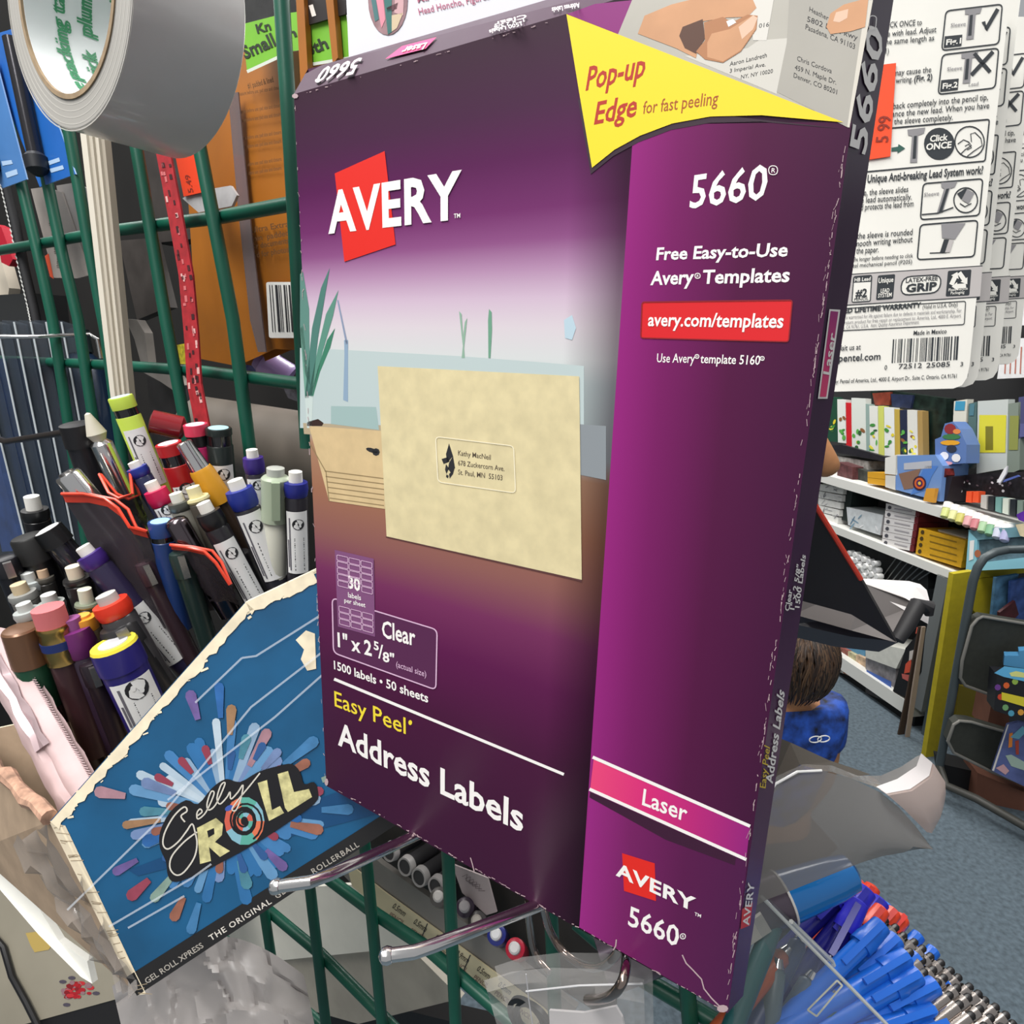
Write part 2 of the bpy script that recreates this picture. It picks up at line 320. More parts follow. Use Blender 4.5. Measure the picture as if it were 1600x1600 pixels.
b.poly(FRONT, [KH(840, 120), KH(905, 68), KH(925, 80), KH(905, 130), KH(855, 175)], SK3, 2.3e-4); b.poly(FRONT, [KH(785, 95), KH(815, 85), KH(830, 100), KH(795, 120)], PWHITE, 2.3e-4)
b.poly(FRONT, [KH(1310, 20), KH(1420, -10), KH(1405, 120), KH(1340, 140), KH(1250, 152), KH(1232, 120), KH(1250, 60)], SK, 2.2e-4); b.poly(FRONT, [KH(1275, 55), KH(1330, 40), KH(1325, 80), KH(1290, 100), KH(1262, 95)], SK3, 2.3e-4)
for t, a, c, h in (('Heather', (1155, 50), (1240, 92), 22), ('5802 Bay Pkwy', (1145, 95), (1370, 180), 24), ('Pasadena, CA 91103', (1138, 130), (1358, 220), 24), ('Chris Cordova', (1100, 270), (1255, 328), 22), ('459 N. Maple Dr.', (1090, 310), (1275, 378), 22), ('Denver, CO 80201', (1085, 345), (1278, 422), 22), ('Aaron Landreth', (800, 295), (965, 255), 20), ('3 Imperial Ave.', (800, 325), (960, 295), 18), ('NY, NY 10020', (850, 352), (992, 325), 18), ('016', (930, 125), (975, 118), 20)):
    b.text(FRONT, t, KH(*a), KH(*c), h / 2.857, INK, 0, 1.75e-4)
flag = [(885, 22), (1100, 106), (1318, 191), (1270, 187), (1190, 180), (1110, 182), (1050, 193), (1000, 212), (960, 234), (925, 262), (905, 145)]
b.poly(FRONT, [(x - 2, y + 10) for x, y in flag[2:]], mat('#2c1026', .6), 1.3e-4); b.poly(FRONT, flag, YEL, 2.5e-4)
PR = mat('#b5301f', .5)
b.text(FRONT, 'Pop-up', (915, 141), (1006, 119), (921, 104), PR, .018, 2.8e-4); b.text(FRONT, 'Edge', (928, 194), (993, 181), (934, 159), PR, .018, 2.8e-4); b.text(FRONT, 'for fast peeling', (1004, 178), (1121, 163), (1006, 158), mat('#a5501e', .5), .004, 2.8e-4)
# band print
b.text(FRONT, '5660', (1077, 325), (1196, 310), (1082, 274), PWHITE, .014)
def regd(pl, x, y, r, m):
    b.rrect(pl, [(x - r, y - r), (x + r, y - r), (x + r, y + r), (x - r, y + r)], m, 1.3, 1.5e-4, .5); b.text(pl, 'R', (x - r * .4, y + r * .5), (x + r * .45, y + r * .5), r, m, .01)
regd(FRONT, 1208, 266, 7, PWHITE)
b.text(FRONT, 'Free Easy-to-Use', (1025, 406), (1230, 400), (1027, 387), PWHITE, .024); b.text(FRONT, 'Avery', (1016, 445), (1083, 443), (1018, 424), PWHITE, .024); b.text(FRONT, 'Templates', (1097, 443), (1233, 440), (1099, 422), PWHITE, .024); regd(FRONT, 1090, 431, 4, PWHITE)
b.rrect(FRONT, [(1003, 472), (1238, 469), (1232, 534), (1001, 528)], mat('#8f1420', .5), 2, 1.4e-4, .08, mat('#d81f26', .45))
b.text(FRONT, 'avery.com/templates', (1012, 509), (1223, 512), (1014, 489), PWHITE, .02, 2.2e-4)
b.text(FRONT, 'Use Avery', (1026, 566), (1085, 567), 14, PWHITE, .008); b.text(FRONT, 'template 5160', (1094, 567), (1187, 570), 14, PWHITE, .012); regd(FRONT, 1089, 557, 3, PWHITE); regd(FRONT, 1191, 560, 3, PWHITE)
b.poly(FRONT, [(922, 1234), (928, 1182), (1172, 1290), (1166, 1343)], pink_m, 1.6e-4, [(0, 0), (0, 1), (1, 1), (1, 0)])
b.ribbon(FRONT, [(926, 1183), (1172, 1291)], 5, PWHITE, 2e-4); b.ribbon(FRONT, [(921, 1233), (1166, 1343)], 5, PWHITE, 2e-4)
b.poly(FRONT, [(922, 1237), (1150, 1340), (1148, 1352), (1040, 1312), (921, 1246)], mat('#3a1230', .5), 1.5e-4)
b.text(FRONT, 'Laser', (1003, 1257), (1072, 1284), (1006, 1232), PWHITE, .014, 2e-4)
logo(b, FRONT, [(972, 1333), (1023, 1349), (1025, 1408), (975, 1392)], (962, 1367), (1086, 1425), (963, 1347), ((1085, 1430), (1095, 1434), 5))
b.text(FRONT, '5660', (981, 1445), (1059, 1480), (984, 1415), PWHITE, .014); regd(FRONT, 1067, 1463, 4, PWHITE)
# wear: bare board along the folds and a crease in the corner
rd = random.Random(3)
def wear(p, q, n, wmax, lift=2.2e-4, pl=FRONT, jit=2):
    for i in range(n):
        t = rd.random(); L = rd.uniform(.002, .010); a = (p[0] + (q[0] - p[0]) * t + rd.uniform(-jit, jit), p[1] + (q[1] - p[1]) * t); c = (p[0] + (q[0] - p[0]) * (t + L) + rd.uniform(-jit, jit), p[1] + (q[1] - p[1]) * (t + L))
        b.ribbon(pl, [a, c], rd.uniform(.4, wmax * .55), SCUFF, lift)
wear((1321, 225), (1136, 1560), 110, 2.4, jit=1.4); wear((1318, 225), (1133, 1560), 40, 1.4, jit=2); wear((475, 146), (880, 28), 24, 3.0, jit=2); wear((512, 1226), (1130, 1578), 80, 3.0, jit=2); wear((460, 160), (508, 1215), 45, 2.0, jit=1.5)
b.ribbon(FRONT, [(1066, 1492), (1072, 1505), (1082, 1515), (1096, 1530), (1100, 1545), (1112, 1560), (1126, 1574)], 2, SCUFF, 2.2e-4)
b.ribbon(FRONT, [(958, 1485), (962, 1478), (963, 1468)], 2, SCUFF, 2.2e-4); b.ell(FRONT, 1129, 1576, 9, 6, SCUFF, 2.3e-4, 9); b.ribbon(FRONT, [(735, 1340), (738, 1350), (741, 1362)], 1.5, SCUFF, 2e-4)
b.ell(FRONT, 461, 150, 5, 4, SCUFF, 2.4e-4, 7); b.ell(FRONT, 510, 1222, 3, 6, SCUFF, 2.4e-4, 7)
# top and side print
b.poly(TOP, [(602, 92), (628, 72), (682, 58), (665, 76)], mat('#d0407c', .5), 6e-4); b.text(TOP, 'Laser', (668, 66), (632, 74), (661, 77), PWHITE, .02, 9e-4)
b.text(TOP, '5660', (566, 90), (505, 106), (553, 115), PWHITE, .02, 9e-4); b.ell(TOP, 496, 126, 4, 3, PWHITE, 9e-4, 8)
for i, tx in enumerate(('Clear', '1" x 2 5/8"', '1500 Labels')): b.text(TOP, tx, (822 - i * 4, 22 + i * 6), (772 - i * 4, 35 + i * 6), 6, PWHITE, .01, 9e-4)
b.text(TOP, 'Address Labels', (905, 4), (862, 12), 8, PWHITE, .01, 9e-4)
b.text(SIDE, '5660', (1352, 242), (1381, 55), (1327, 233), PWHITE, .02, 3e-4); b.rrect(SIDE, [(1357, 44), (1359, 24), (1370, 25), (1368, 46)], PWHITE, 1.5, 3e-4, .5)
b.poly(SIDE, [(1296, 483), (1313, 484), (1293, 623), (1278, 623)], PWHITE, 2e-4); b.poly(SIDE, [(1298, 486), (1310, 487), (1291, 620), (1281, 620)], pink_m, 2.5e-4, [(.9, 0), (.9, 0), (0, 0), (0, 0)])
b.text(SIDE, 'Laser', (1296, 586), (1306, 522), (1286, 584), PWHITE, .02, 3.2e-4)
for i, (tx, a, c) in enumerate((('Clear', (1233, 955), (1238, 922)), ('1" x 2 5/8"', (1241, 953), (1252, 884)), ('1500 Labels', (1249, 950), (1259, 868)))): b.text(SIDE, tx, a, c, 7, PWHITE, .02, 3e-4)
b.text(SIDE, 'Easy Peel', (1196, 1232), (1203, 1168), (1187, 1230), mat('#e0c030', .5), .01, 3e-4); b.text(SIDE, 'Address Labels', (1207, 1225), (1226, 1082), (1196, 1223), PWHITE, .022, 3e-4)
b.poly(SIDE, [(1160, 1420), (1176, 1410), (1172, 1446), (1157, 1452)], RED, 2e-4); b.text(SIDE, 'AVERY', (1170, 1446), (1179, 1380), (1160, 1447), PWHITE, .02, 3e-4)
b.build('carton', box, smooth=False)

# ================================================================== GREEN WIRE GRID BEHIND THE BOX
GRID = FRONT.shifted(.085)
def gp(px, py, off): return FRONT.shifted(off).hit(px, py)
grid = thing('grid_panel', gp(400, 1600, .085), 'green wire grid display panel behind the purple box', 'display grid')
def ext(pts, a=0, z=0):      # lengthen a bar beyond its first / last point
    p = list(pts); p[0] = p[0] + (p[0] - p[1]).normalized() * a; p[-1] = p[-1] + (p[-1] - p[-2]).normalized() * z; return p
for w_ in ([(432, -60), (440, 0), (455, 240), (480, 700)], [(285, 60), (309, 215), (364, 500), (390, 700), (408, 900)], [(180, 30), (209, 206), (259, 500), (289, 660), (318, 850)], [(80, 40), (106, 195), (140, 390), (165, 520), (210, 850)], [(48, 150), (75, 290), (98, 400), (122, 500), (175, 850)], [(5, 150), (34, 290), (60, 400), (82, 500), (135, 850)],
           [(390, 1330), (414, 1430), (433, 1555), (440, 1620)], [(470, 1300), (485, 1392), (509, 1599), (512, 1620)], [(566, 1290), (573, 1349), (597, 1599), (600, 1620)], [(697, 1290), (700, 1339), (712, 1599), (714, 1620)], [(858, 1380), (864, 1490), (868, 1620)], [(1066, 1440), (1074, 1544), (1080, 1620)]):
    up_ = w_[0][1] < 300
    MB().tube([gp(x, y, .085) for x, y in w_], .0042 if up_ else .0040, GREEN, 12).build('vertical_wire', grid)
for w_ in ([(-40, 398), (80, 378), (165, 362), (340, 340), (458, 318), (560, 300)], [(-40, 560), (200, 572), (315, 580), (470, 600), (560, 612)], [(480, 1347), (515, 1374), (590, 1430), (666, 1480), (784, 1583), (840, 1632)], [(390, 1396), (425, 1427), (503, 1492), (587, 1577), (640, 1630)], [(330, 1450), (359, 1475), (430, 1535), (500, 1600), (530, 1630)], [(900, 1440), (1006, 1530), (1077, 1572), (1140, 1610)]):
    MB().tube([gp(x, y, .0925) for x, y in w_], .0042, GREEN, 12).build('horizontal_wire', grid)

# ---- two chrome hooks carrying the box
def hook(a, elbow, tip, base, lab):
    h = thing('chrome_hook', base, lab, 'hook', 'chrome hooks under the purple box')
    pts = [base, a, elbow.lerp(a, .12), elbow.lerp(tip, .1), tip.lerp(elbow, .1), tip]
    MB().tube(pts, .0022, CHROME, 14).build('hook_rod', h)
    ax = (tip - elbow).normalized(); MB().lathe(tip - ax * .0036, ax, [(0, .0014), (.0007, .0024), (.0022, .0028), (.0038, .0024), (.0046, .0012), (.005, .0001)], CHROME, 16).build('ball_tip', h)
    bp = base; MB().box(bp - exU.normalized() * .008 - Vector((0, 0, .004)), exU.normalized() * .016, GN * .002, Vector((0, 0, .012)), CHROME).build('back_bracket', h)
hook(gp(640, 1310, -.002), gp(492, 1377, -.050), gp(426, 1386, -.058), gp(742, 1264, .084), 'chrome hook under the left of the box, its tip before the blue pen tray')
hook(gp(832, 1418, -.002), gp(652, 1487, -.045), gp(598, 1494, -.052), gp(955, 1372, .084), 'chrome hook with ball tip lower under the middle of the purple box')

# ================================================================== TAPE ROLL
TC = at(100, -24, .250); AX = GN                      # axis runs along the hook, away from the viewer
t = thing('tape_roll', TC, 'roll of clear packing tape with white core, hanging at top left', 'tape')
R1, R0, WD = .0505, .0375, .045
TAPE = mat('#cdcac5', .28, noise=.05, scale=30, coat=.3); COREW = mat('#e6e9ea', .55); CORE = mat('#9a8468', .85, noise=.15, scale=200)
def ring(mb, c, ax, prof, m, seg=72):                 # closed ring from an (offset, radius) outline
    u = ax.orthogonal().normalized(); v = ax.cross(u); n = len(prof); b0 = len(mb.v); i = mb.mi(m)
    for a in range(seg):
        th = 2 * math.pi * a / seg; d = u * math.cos(th) + v * math.sin(th)
        for q, r in prof: mb.v.append(c + ax * q + d * r)
    for a in range(seg):
        for q in range(n):
            a2, q2 = (a + 1) % seg, (q + 1) % n; mb.f.append((b0 + a * n + q, b0 + a2 * n + q, b0 + a2 * n + q2, b0 + a * n + q2)); mb.m.append(i)
    return mb
mb = ring(MB(), TC, AX, [(.0006, R1), (0, R1 - .0006), (0, R0 + .002), (WD, R0 + .002), (WD, R1 - .0006), (WD - .0006, R1)], TAPE)
for q in range(5):                                  # wound-in layers seen on the end
    r = R0 + .0035 + q * .0024; ring(mb, TC, AX, [(-.0001, r), (-.0001, r + .0004), (.0002, r + .0004), (.0002, r)], mat('#c4c1ba', .3))
ring(mb, TC, AX, [(-.00006, R0 + .002), (-.00006, R1 - .0007), (.0003, R1 - .0007), (.0003, R0 + .002)], mat('#b0ada7', .35)); mb.build('tape_winding', t)
mb = ring(MB(), TC, AX, [(-.0006, R0 + .0019), (-.0006, R0), (WD + .0006, R0), (WD + .0006, R0 + .0019)], CORE)
ring(mb, TC, AX, [(.0004, R0 - .0001), (.0004, R0 - .0004), (WD, R0 - .0004), (WD, R0 - .0001)], COREW)
u_ = AX.orthogonal().normalized(); v_ = AX.cross(u_)
def wrap(txt, th0, off, h, m, up=1):                # lettering round the inside of the core
    g, ff = glyphs(txt, .004); wd = len(txt) * h * .62 / R0; b0 = len(mb.v); i = mb.mi(m); r = R0 - .0007
    for a, c in g:
        th = th0 + up * a * wd; mb.v.append(TC + AX * (off - c * h) + (u_ * math.cos(th) + v_ * math.sin(th)) * r)
    for f in ff: mb.f.append(tuple(b0 + a for a in f)); mb.m.append(i)
TG = mat('#3f8f63', .6)
ref = (at(100, 150, .26) - TC); ref = ref - AX * ref.dot(AX); TH = math.atan2(ref.dot(v_), ref.dot(u_))
for q in range(-5, 6):
    wrap('packing tape', TH + q * 1.25 - .5, .016, .006, TG, 1); wrap('plumequick', TH + q * 1.25 - 1.1, .027, .0065, TG, 1)
    wrap('plumequick', TH + q * 1.25 - .2, .040, .0065, TG, 1)
mb.build('core', t, 'white cardboard core with green lettering')

# ================================================================== BLUE CARDBOARD PEN TRAY
GA, GG, GE = at(78, 1283, .300), at(215, 1555, .300), at(606, 1296, .312)
GP = Plane(GA, GG, GE); GB = -GP.n
tray = thing('pen_tray', GG, 'worn blue cardboard pen display tray holding many pens and pencils', 'display tray')
BLUE = mat('#14557f', .42, noise=.22, scale=22); NAVY = mat('#0f4470', .42, noise=.15, scale=22); TORN = mat('#e6d9bd', .9, noise=.12, scale=120); SPINE = mat('#d8cbb2', .85, noise=.14, scale=70); KRAFT = mat('#a48e77', .9, noise=.15, scale=60)
mb = MB(); H = GP.hit
outl = [(78, 1283), (382, 942), (486, 893), (640, 824), (700, 1236), (606, 1297), (214, 1556)]
mb.prism([H(*p) for p in outl], GB * .0055 + Vector((0, 0, .0008)), BLUE, TORN)
rd = random.Random(11)
KG = k(0, 850, 3.077); KG2 = k(0, 1100, 3.2)
mb.poly(GP, [(78, 1286), (102, 1290), (226, 1549), (214, 1556)], SPINE, 2e-4)
for i in range(26):
    y = rd.random(); x0 = 80 + 134 * y; yy = 1290 + 262 * y; mb.ribbon(GP, [(x0 + 2, yy), (x0 + rd.uniform(8, 24), yy + rd.uniform(-4, 3))], 1.2, mat('#9c8c74', .9), 3e-4)
mb.poly(GP, [(197, 1527), (606, 1268), (640, 1240), (640, 1276), (606, 1297), (214, 1556)], mat('#1b1a1b', .5), 2.5e-4)
GT = mat('#a9a39a', .6)
mb.text(GP, 'GEL ROLL XPRESS', KG2(735, 1400), KG2(1020, 1215), 9, GT, .01, 4e-4); mb.text(GP, 'THE ORIGINAL', KG2(1055, 1185), KG2(1360, 995), 9, mat('#d8d2c8', .6), .012, 4e-4, 1.15); mb.text(GP, 'GEL', KG2(1385, 975), KG2(1450, 930), 9, GT, .012, 4e-4, 1.15); mb.text(GP, 'ROLLERBALL', (490, 1366), (562, 1322), 9, GT, .01, 4e-4, 1.15)
# burst of printed pens round the logo
cols = ['#3f76a4', '#94604e', '#7f968a', '#8c3e50', '#6a5890', '#2c62a0', '#9a7656', '#4a8294', '#a07a84', '#6a7ea6']
ccx, ccy = 352, 1268
def cap(r0, r1, th, wd, m, lift, sx=1.0, sy=.95):
    d = Vector((math.cos(th) * sx, math.sin(th) * sy)); q = Vector((-d.y, d.x)).normalized() * wd / 2; a = Vector((ccx, ccy)) + d * r0; c = Vector((ccx, ccy)) + d * r1; e = d.normalized() * wd * .5
    e2 = c + d * 1.0
    if (e2.x - 214) * 259 + (e2.y - 1556) * 392 > -392 * 34 or e2.x > 600 or (e2.x - 79) * 343 + (e2.y - 1284) * 305 < 459 * 24: return
    mb.poly(GP, [a + q * .5, c + q, c + q * .7 + e * .7, c + e, c - q * .7 + e * .7, c - q, a - q * .5], m, lift)
for i in range(46):
    th = i * 2 * math.pi / 46 + rd.uniform(-.03, .03); cap(25, rd.uniform(95, 150), th, rd.uniform(12, 20), mat(rd.choice(['#3f78ac', '#5f8fb8', '#6f86b0', '#87a2bc', '#2c6a9f', '#a9bccb', '#b4c4d0']), .45, noise=.1, scale=90), 3e-4 + i * 4e-6)
for i in range(34):
    th = i * 2 * math.pi / 34 + rd.uniform(-.05, .05); r = rd.uniform(80, 165); L = rd.uniform(34, 62); cap(r, r + L, th, rd.uniform(13, 20), mat(cols[i % 10], .4, noise=.18, scale=140), 5.2e-4 + i * 4e-6)
for i in range(16):
    th = i * 2 * math.pi / 16 + .1; r = rd.uniform(60, 100); cap(r, r + 26, th, 13, mat(rd.choice(['#235c9a', '#8c3a4c', '#2c568c', '#8c5848']), .4), 6.8e-4)
mb.poly(GP, [KG2(*p) for p in ((640, 830), (690, 860))] + [(606, 1268), (620, 1262), (640, 1230), (600, 1210)], NAVY, 2.2e-4)
# logo: black outline, script and block letters
BK = mat('#17161a', .4)
mb.poly(GP, smooth2([KG2(*p) for p in ((800, 720), (800, 640), (850, 540), (930, 480), (990, 500), (1060, 420), (1130, 375), (1200, 390), (1290, 340), (1390, 310), (1460, 300), (1500, 340), (1520, 400), (1570, 390), (1590, 440), (1570, 500), (1400, 620), (1290, 690), (1130, 780), (1000, 845), (880, 890), (840, 860), (830, 790))], 3, True), BK, 8e-4)
GOLD = mat('#c6bf88', .6, noise=.35, scale=260)
gv = lambda *p: [KG2(*q) for q in p]
mb.poly(GP, gv((985, 620), (1080, 570), (1115, 600), (1110, 655), (1075, 690), (1150, 735), (1100, 765), (1045, 715), (1055, 785), (1000, 800)), GOLD, 9e-4)
mb.poly(GP, gv((1035, 635), (1070, 620), (1072, 650), (1042, 668)), BK, 9.5e-4)
mb.poly(GP, gv((1288, 395), (1335, 380), (1360, 530), (1400, 510), (1420, 545), (1345, 585)), GOLD, 9e-4)
mb.poly(GP, gv((1388, 350), (1440, 335), (1470, 440), (1545, 425), (1560, 465), (1440, 540), (1425, 520)), GOLD, 9e-4)
OC = KG2(1222, 585)
for i in range(14):
    a0, a1 = i * math.pi / 7, (i + 1) * math.pi / 7
    for r0, r1, o in ((20, 33, 0), (6, 14, 1)):
        q = [(OC[0] + r * math.cos(a) * (.95), OC[1] + r * math.sin(a) * 1.15) for r, a in ((r0, a0), (r1, a0), (r1, a1), (r0, a1))]
        mb.poly(GP, q, mat(['#d8704e', '#58a596', '#7fb0c0', '#c85a48'][(i // 2 + o) % 4], .5), 9e-4)
mb.ribbon(GP, [(OC[0] + (5 + i * .62) * math.cos(i * .35), OC[1] + (5 + i * .62) * math.sin(i * .35) * 1.1) for i in range(40)], 3, BK, 9.6e-4)
SCR = mat('#cfcabf', .5)
mb.ribbon(GP, smooth2(gv((925, 590), (905, 560), (935, 535), (920, 515), (870, 560), (825, 640), (815, 700), (840, 725), (890, 690), (930, 640), (960, 600), (975, 640), (985, 700), (970, 770), (920, 840), (880, 855), (850, 820), (860, 760), (920, 690), (985, 640))), 2.4, SCR, 1e-3)
mb.ribbon(GP, smooth2(gv((985, 560), (1010, 540), (1000, 525), (985, 545), (990, 575), (1030, 540), (1070, 450), (1055, 440), (1035, 500), (1045, 530), (1080, 500), (1125, 400), (1105, 405), (1085, 470), (1100, 500), (1135, 465), (1150, 440), (1155, 475), (1190, 440), (1215, 405), (1205, 470), (1180, 530), (1160, 525), (1190, 480), (1240, 420), (1300, 345))), 2.2, SCR, 1e-3)
mb.ell(GP, *KG2(1145, 520), 7, 4, mat('#3a56a8', .5), 9.8e-4, 12, -.5)
# torn and chipped paper by the top edge
for a_, c_, n_, wd in (((79, 1284), (384, 941), 46, 15), ((384, 941), (488, 892), 16, 19)):
    a_, c_ = Vector(a_), Vector(c_); d_ = (c_ - a_); q_ = Vector((-d_.y, d_.x)).normalized(); q_ = q_ if q_.y > 0 else -q_
    low = [a_ + d_ * (i / n_) + q_ * (wd + rd.uniform(-3, 4)) for i in range(n_ + 1)]
    for i in range(n_): mb.poly(GP, [a_ + d_ * (i / n_), a_ + d_ * ((i + 1) / n_), low[i + 1], low[i]], TORN, 4.4e-4)
for i in range(120):
    s_ = rd.random(); a = Vector((88, 1272)).lerp(Vector((386, 940)), s_) if rd.random() < .72 else Vector((386, 940)).lerp(Vector((486, 893)), s_)
    a += Vector((.75, .66)) * abs(rd.gauss(0, 9)); L = rd.uniform(3, 13); mb.ribbon(GP, [a, a + Vector((L, -L * .4 + rd.uniform(-2, 2)))], rd.uniform(1, 4), TORN, 4e-4)
mb.poly(GP, gv()+[(462, 1000), (478, 985), (492, 990), (494, 1045), (480, 1048), (470, 1030), (475, 1015)], TORN, 4e-4)
for i in range(26):
    a = Vector((rd.uniform(410, 470), 0)); a.y = 945 - (a.x - 400) * .5 + rd.uniform(-3, 8) ; mb.ribbon(GP, [a, a + Vector((rd.uniform(3, 12), -4))], rd.uniform(1, 3), TORN, 4e-4)
mb.build('front_panel', tray, 'blue printed front with torn cream edges', smooth=False)
# left end, back and bottom of the tray
LA2, LG2 = at(-60, 1150, .400), at(-40, 1330, .400)
mb = MB(); mb.prism([GA, LA2, LG2, GG], GP.n.cross(UP).normalized() * .004 + Vector((0, 0, .001)), KRAFT, TORN)
mb.build('end_panel', tray, 'crushed brown end of the tray', smooth=False)
mb = MB(); BA2, BG2, BE2 = LA2, LG2, GE + GB * .08
mb.prism([GG + GB * .006, GE + GB * .006, BE2, LG2], Vector((0, 0, .003)), KRAFT); mb.build('tray_bottom', tray, smooth=False)
mb = MB(); mb.prism([LG2, BE2, BE2 + Vector((0, 0, .085)), LA2], GB * .004, KRAFT, TORN); mb.build('back_panel', tray, smooth=False)
# crumpled torn rim rolled over the left end
mb = MB(); rr = [GA.lerp(LA2, i / 10) + Vector((0, 0, .002 + .002 * math.sin(i * 2.1))) for i in range(11)]
mb.tube(rr, [.0036 + .0012 * math.sin(i * 3.3) for i in range(11)], mat('#a8846f', .9, noise=.45, scale=160), 9); mb.build('rolled_rim', tray, 'pinkish crumpled rolled rim')
# clear straps round the tray
mb = MB(); ST = mat('#dfe6ee', .12, alpha=.42)
for p in (((105, 1422), (240, 1290), (392, 1105), (515, 1010)), ((262, 1250), (430, 1120), (520, 1040)), ((170, 1448), (300, 1372), (330, 1350)), ((200, 1450), (288, 1400)), ((305, 1098), (378, 1028)), ((378, 1028), (400, 1025), (500, 962))):
    mb.ribbon(GP, p, 3.2, ST, 1.6e-3)
mb.build('clear_strap', tray, 'thin shiny strips of clear film over the blue front', smooth=False)

# ================================================================== PENS IN THE TRAY
WH, STK = mat('#dfdcd4', .7), mat('#f1f1ef', .6)
def shade(h, **kw): return mat(h, .3, **kw)
def dm(d): return .337 + (d - .29) * .5
def frame(p, q):
    ax = (q - p).normalized(); e = (EYE - (p + q) / 2); e = (e - ax * e.dot(ax)).normalized(); return ax, e, ax.cross(e)
def stick(root, p, q, r, t0, t1, m=STK, seed=1, code=True, name='paper_sticker', spread=.95, circ=True):
    ax, e, s_ = frame(p, q); L = (q - p).length; mb = MB()
    def P(tt, a, h=.00025): return p + ax * (L * tt) + (e * math.cos(a) + s_ * math.sin(a)) * (r + h)
    n = 8; mb.grid([[P(t0 + (t1 - t0) * j / 6, -spread + 2 * spread * i / n) for i in range(n + 1)] for j in range(7)], m)
    if code:
        rd = random.Random(seed); x = .42
        while x < .93:
            wd = rd.choice((.01, .016, .03)); a, b_ = t0 + (t1 - t0) * x, t0 + (t1 - t0) * (x + wd); mb.face([P(a, -.55, 4e-4), P(b_, -.55, 4e-4), P(b_, .25, 4e-4), P(a, .25, 4e-4)], INK); x += wd + rd.choice((.012, .02, .03))
        for a, la, lb in ((.62, .1, .95), (.78, .45, .9)): mb.face([P(t0 + (t1 - t0) * la, a - .06, 4e-4), P(t0 + (t1 - t0) * lb, a - .06, 4e-4), P(t0 + (t1 - t0) * lb, a + .06, 4e-4), P(t0 + (t1 - t0) * la, a + .06, 4e-4)], mat('#6a6870', .6))
    if circ:
        c = t0 + (t1 - t0) * .2; rr = r * .5; mb.face([P(c + rr * math.cos(z) / L, math.sin(z) * .5 - .1, 4e-4) for z in [i * math.pi / 8 for i in range(16)]], INK)
        [mb.face([P(c + rr * (u_ + .3 * math.cos(z)) / L, math.sin(z) * .1 - .1 + o_, 5e-4) for z in [i * math.pi / 5 for i in range(10)]], STK) for u_, o_ in ((-.25, .14), (.25, -.14))]
    return mb.build(name, root)
def pen(name, cat, lab, a, b_, r, segs, sticker=None, clip=None, group=None, ext_=.0):
    """a, b_: (px, py, depth) of top and of a lower point; segs: (part, material, [(t, radius share), ...]) with t in shares of the length"""
    a, b_, r = (a[0], a[1], dm(a[2])), (b_[0], b_[1], dm(b_[2])), r * dm(a[2]) / a[2]
    p = at(*a); q = at(*b_); b_ = (b_[0], b_[1], a[2] + .36 * (q - p).length); q = at(*b_); L = (q - p).length; q = q + (q - p).normalized() * ext_; ax = (q - p).normalized()
    root = thing(name, q, lab, cat, group)
    for part, m, prof in segs:
        x = MB().lathe(p, ax, [(t_ * L if t_ < 1 else (q - p).length, rr * r) for t_, rr in prof], m, 18); x.build(part, root)
    if sticker: stick(root, p, p + ax * L, r, *sticker)
    if clip:
        m, t0, t1 = clip; _, e, s_ = frame(p, q); mb = MB(); o = p + ax * (L * t0) + e * (r * 1.0) - s_ * (r * .28); mb.box(o, ax * (L * (t1 - t0)), s_ * (r * .56), e * (r * .42), m); mb.build('clip', root)
    return root
ER = lambda c='#ece8df', t=.12: ('eraser', mat(c, .8), [(0, .45), (.005, .56), (t, .58)])
def mech(lab, a, b_, r, grip, body, eraser='#ece8df', st=None, cap_t=(.10, .26), seed=1, alpha=1, clip=None):
    t0, t1 = cap_t
    return pen('mechanical_pencil', 'pencil', lab, a, b_, r, [ER(eraser, t0 + .01), ('cap_collar', mat(grip, .35), [(t0, .62), (t0 + .005, .98), ((t0 + t1) / 2, 1.04), (t1 - .01, .96), (t1, .9)]), ('barrel', mat(body, .3, alpha=alpha), [(t1, .88), (t1 + .02, .97), (1, .97)])], (st + (STK, seed)) if st else None, clip, None, .035)
def marker(lab, a, b_, r, col, st=None, band='#151518', seed=1, disc='#bfe0ee', t=(.12, .2), ext_=.03, clip=None):
    return pen('marker', 'marker', lab, a, b_, r, [('cap_plug', mat(disc, .35), [(-.004, .2), (-.004, .78), (.003, .8)]), ('cap', mat(col, .35), [(0, .82), (0.0, .97), (.012, 1.02), (t[0], 1.02)]), ('neck_band', mat(band, .12, coat=.6), [(t[0], .96), (t[1], .97)]), ('barrel', mat(col, .35), [(t[1], .97), (t[1] + .01, 1.02), (1, 1.0)])], (st + (STK, seed)) if st else None, clip, None, ext_)
KP = k(0, 450, 3.077)
def kp(x, y, d): q = KP(x, y); return (q[0], q[1], d)
def kg(x, y, d): q = KG(x, y); return (q[0], q[1], d)
marker('lime green highlighter with white label, tallest behind the tray', kp(578, 522, .40), kp(760, 960, .375), .0072, '#b9cf4e', (.33, .95))
marker('small red marker with pale blue disc on its cap', kp(808, 745, .40), kp(905, 1010, .38), .0076, '#b21f24', (.72, 1.0), t=(.2, .38))
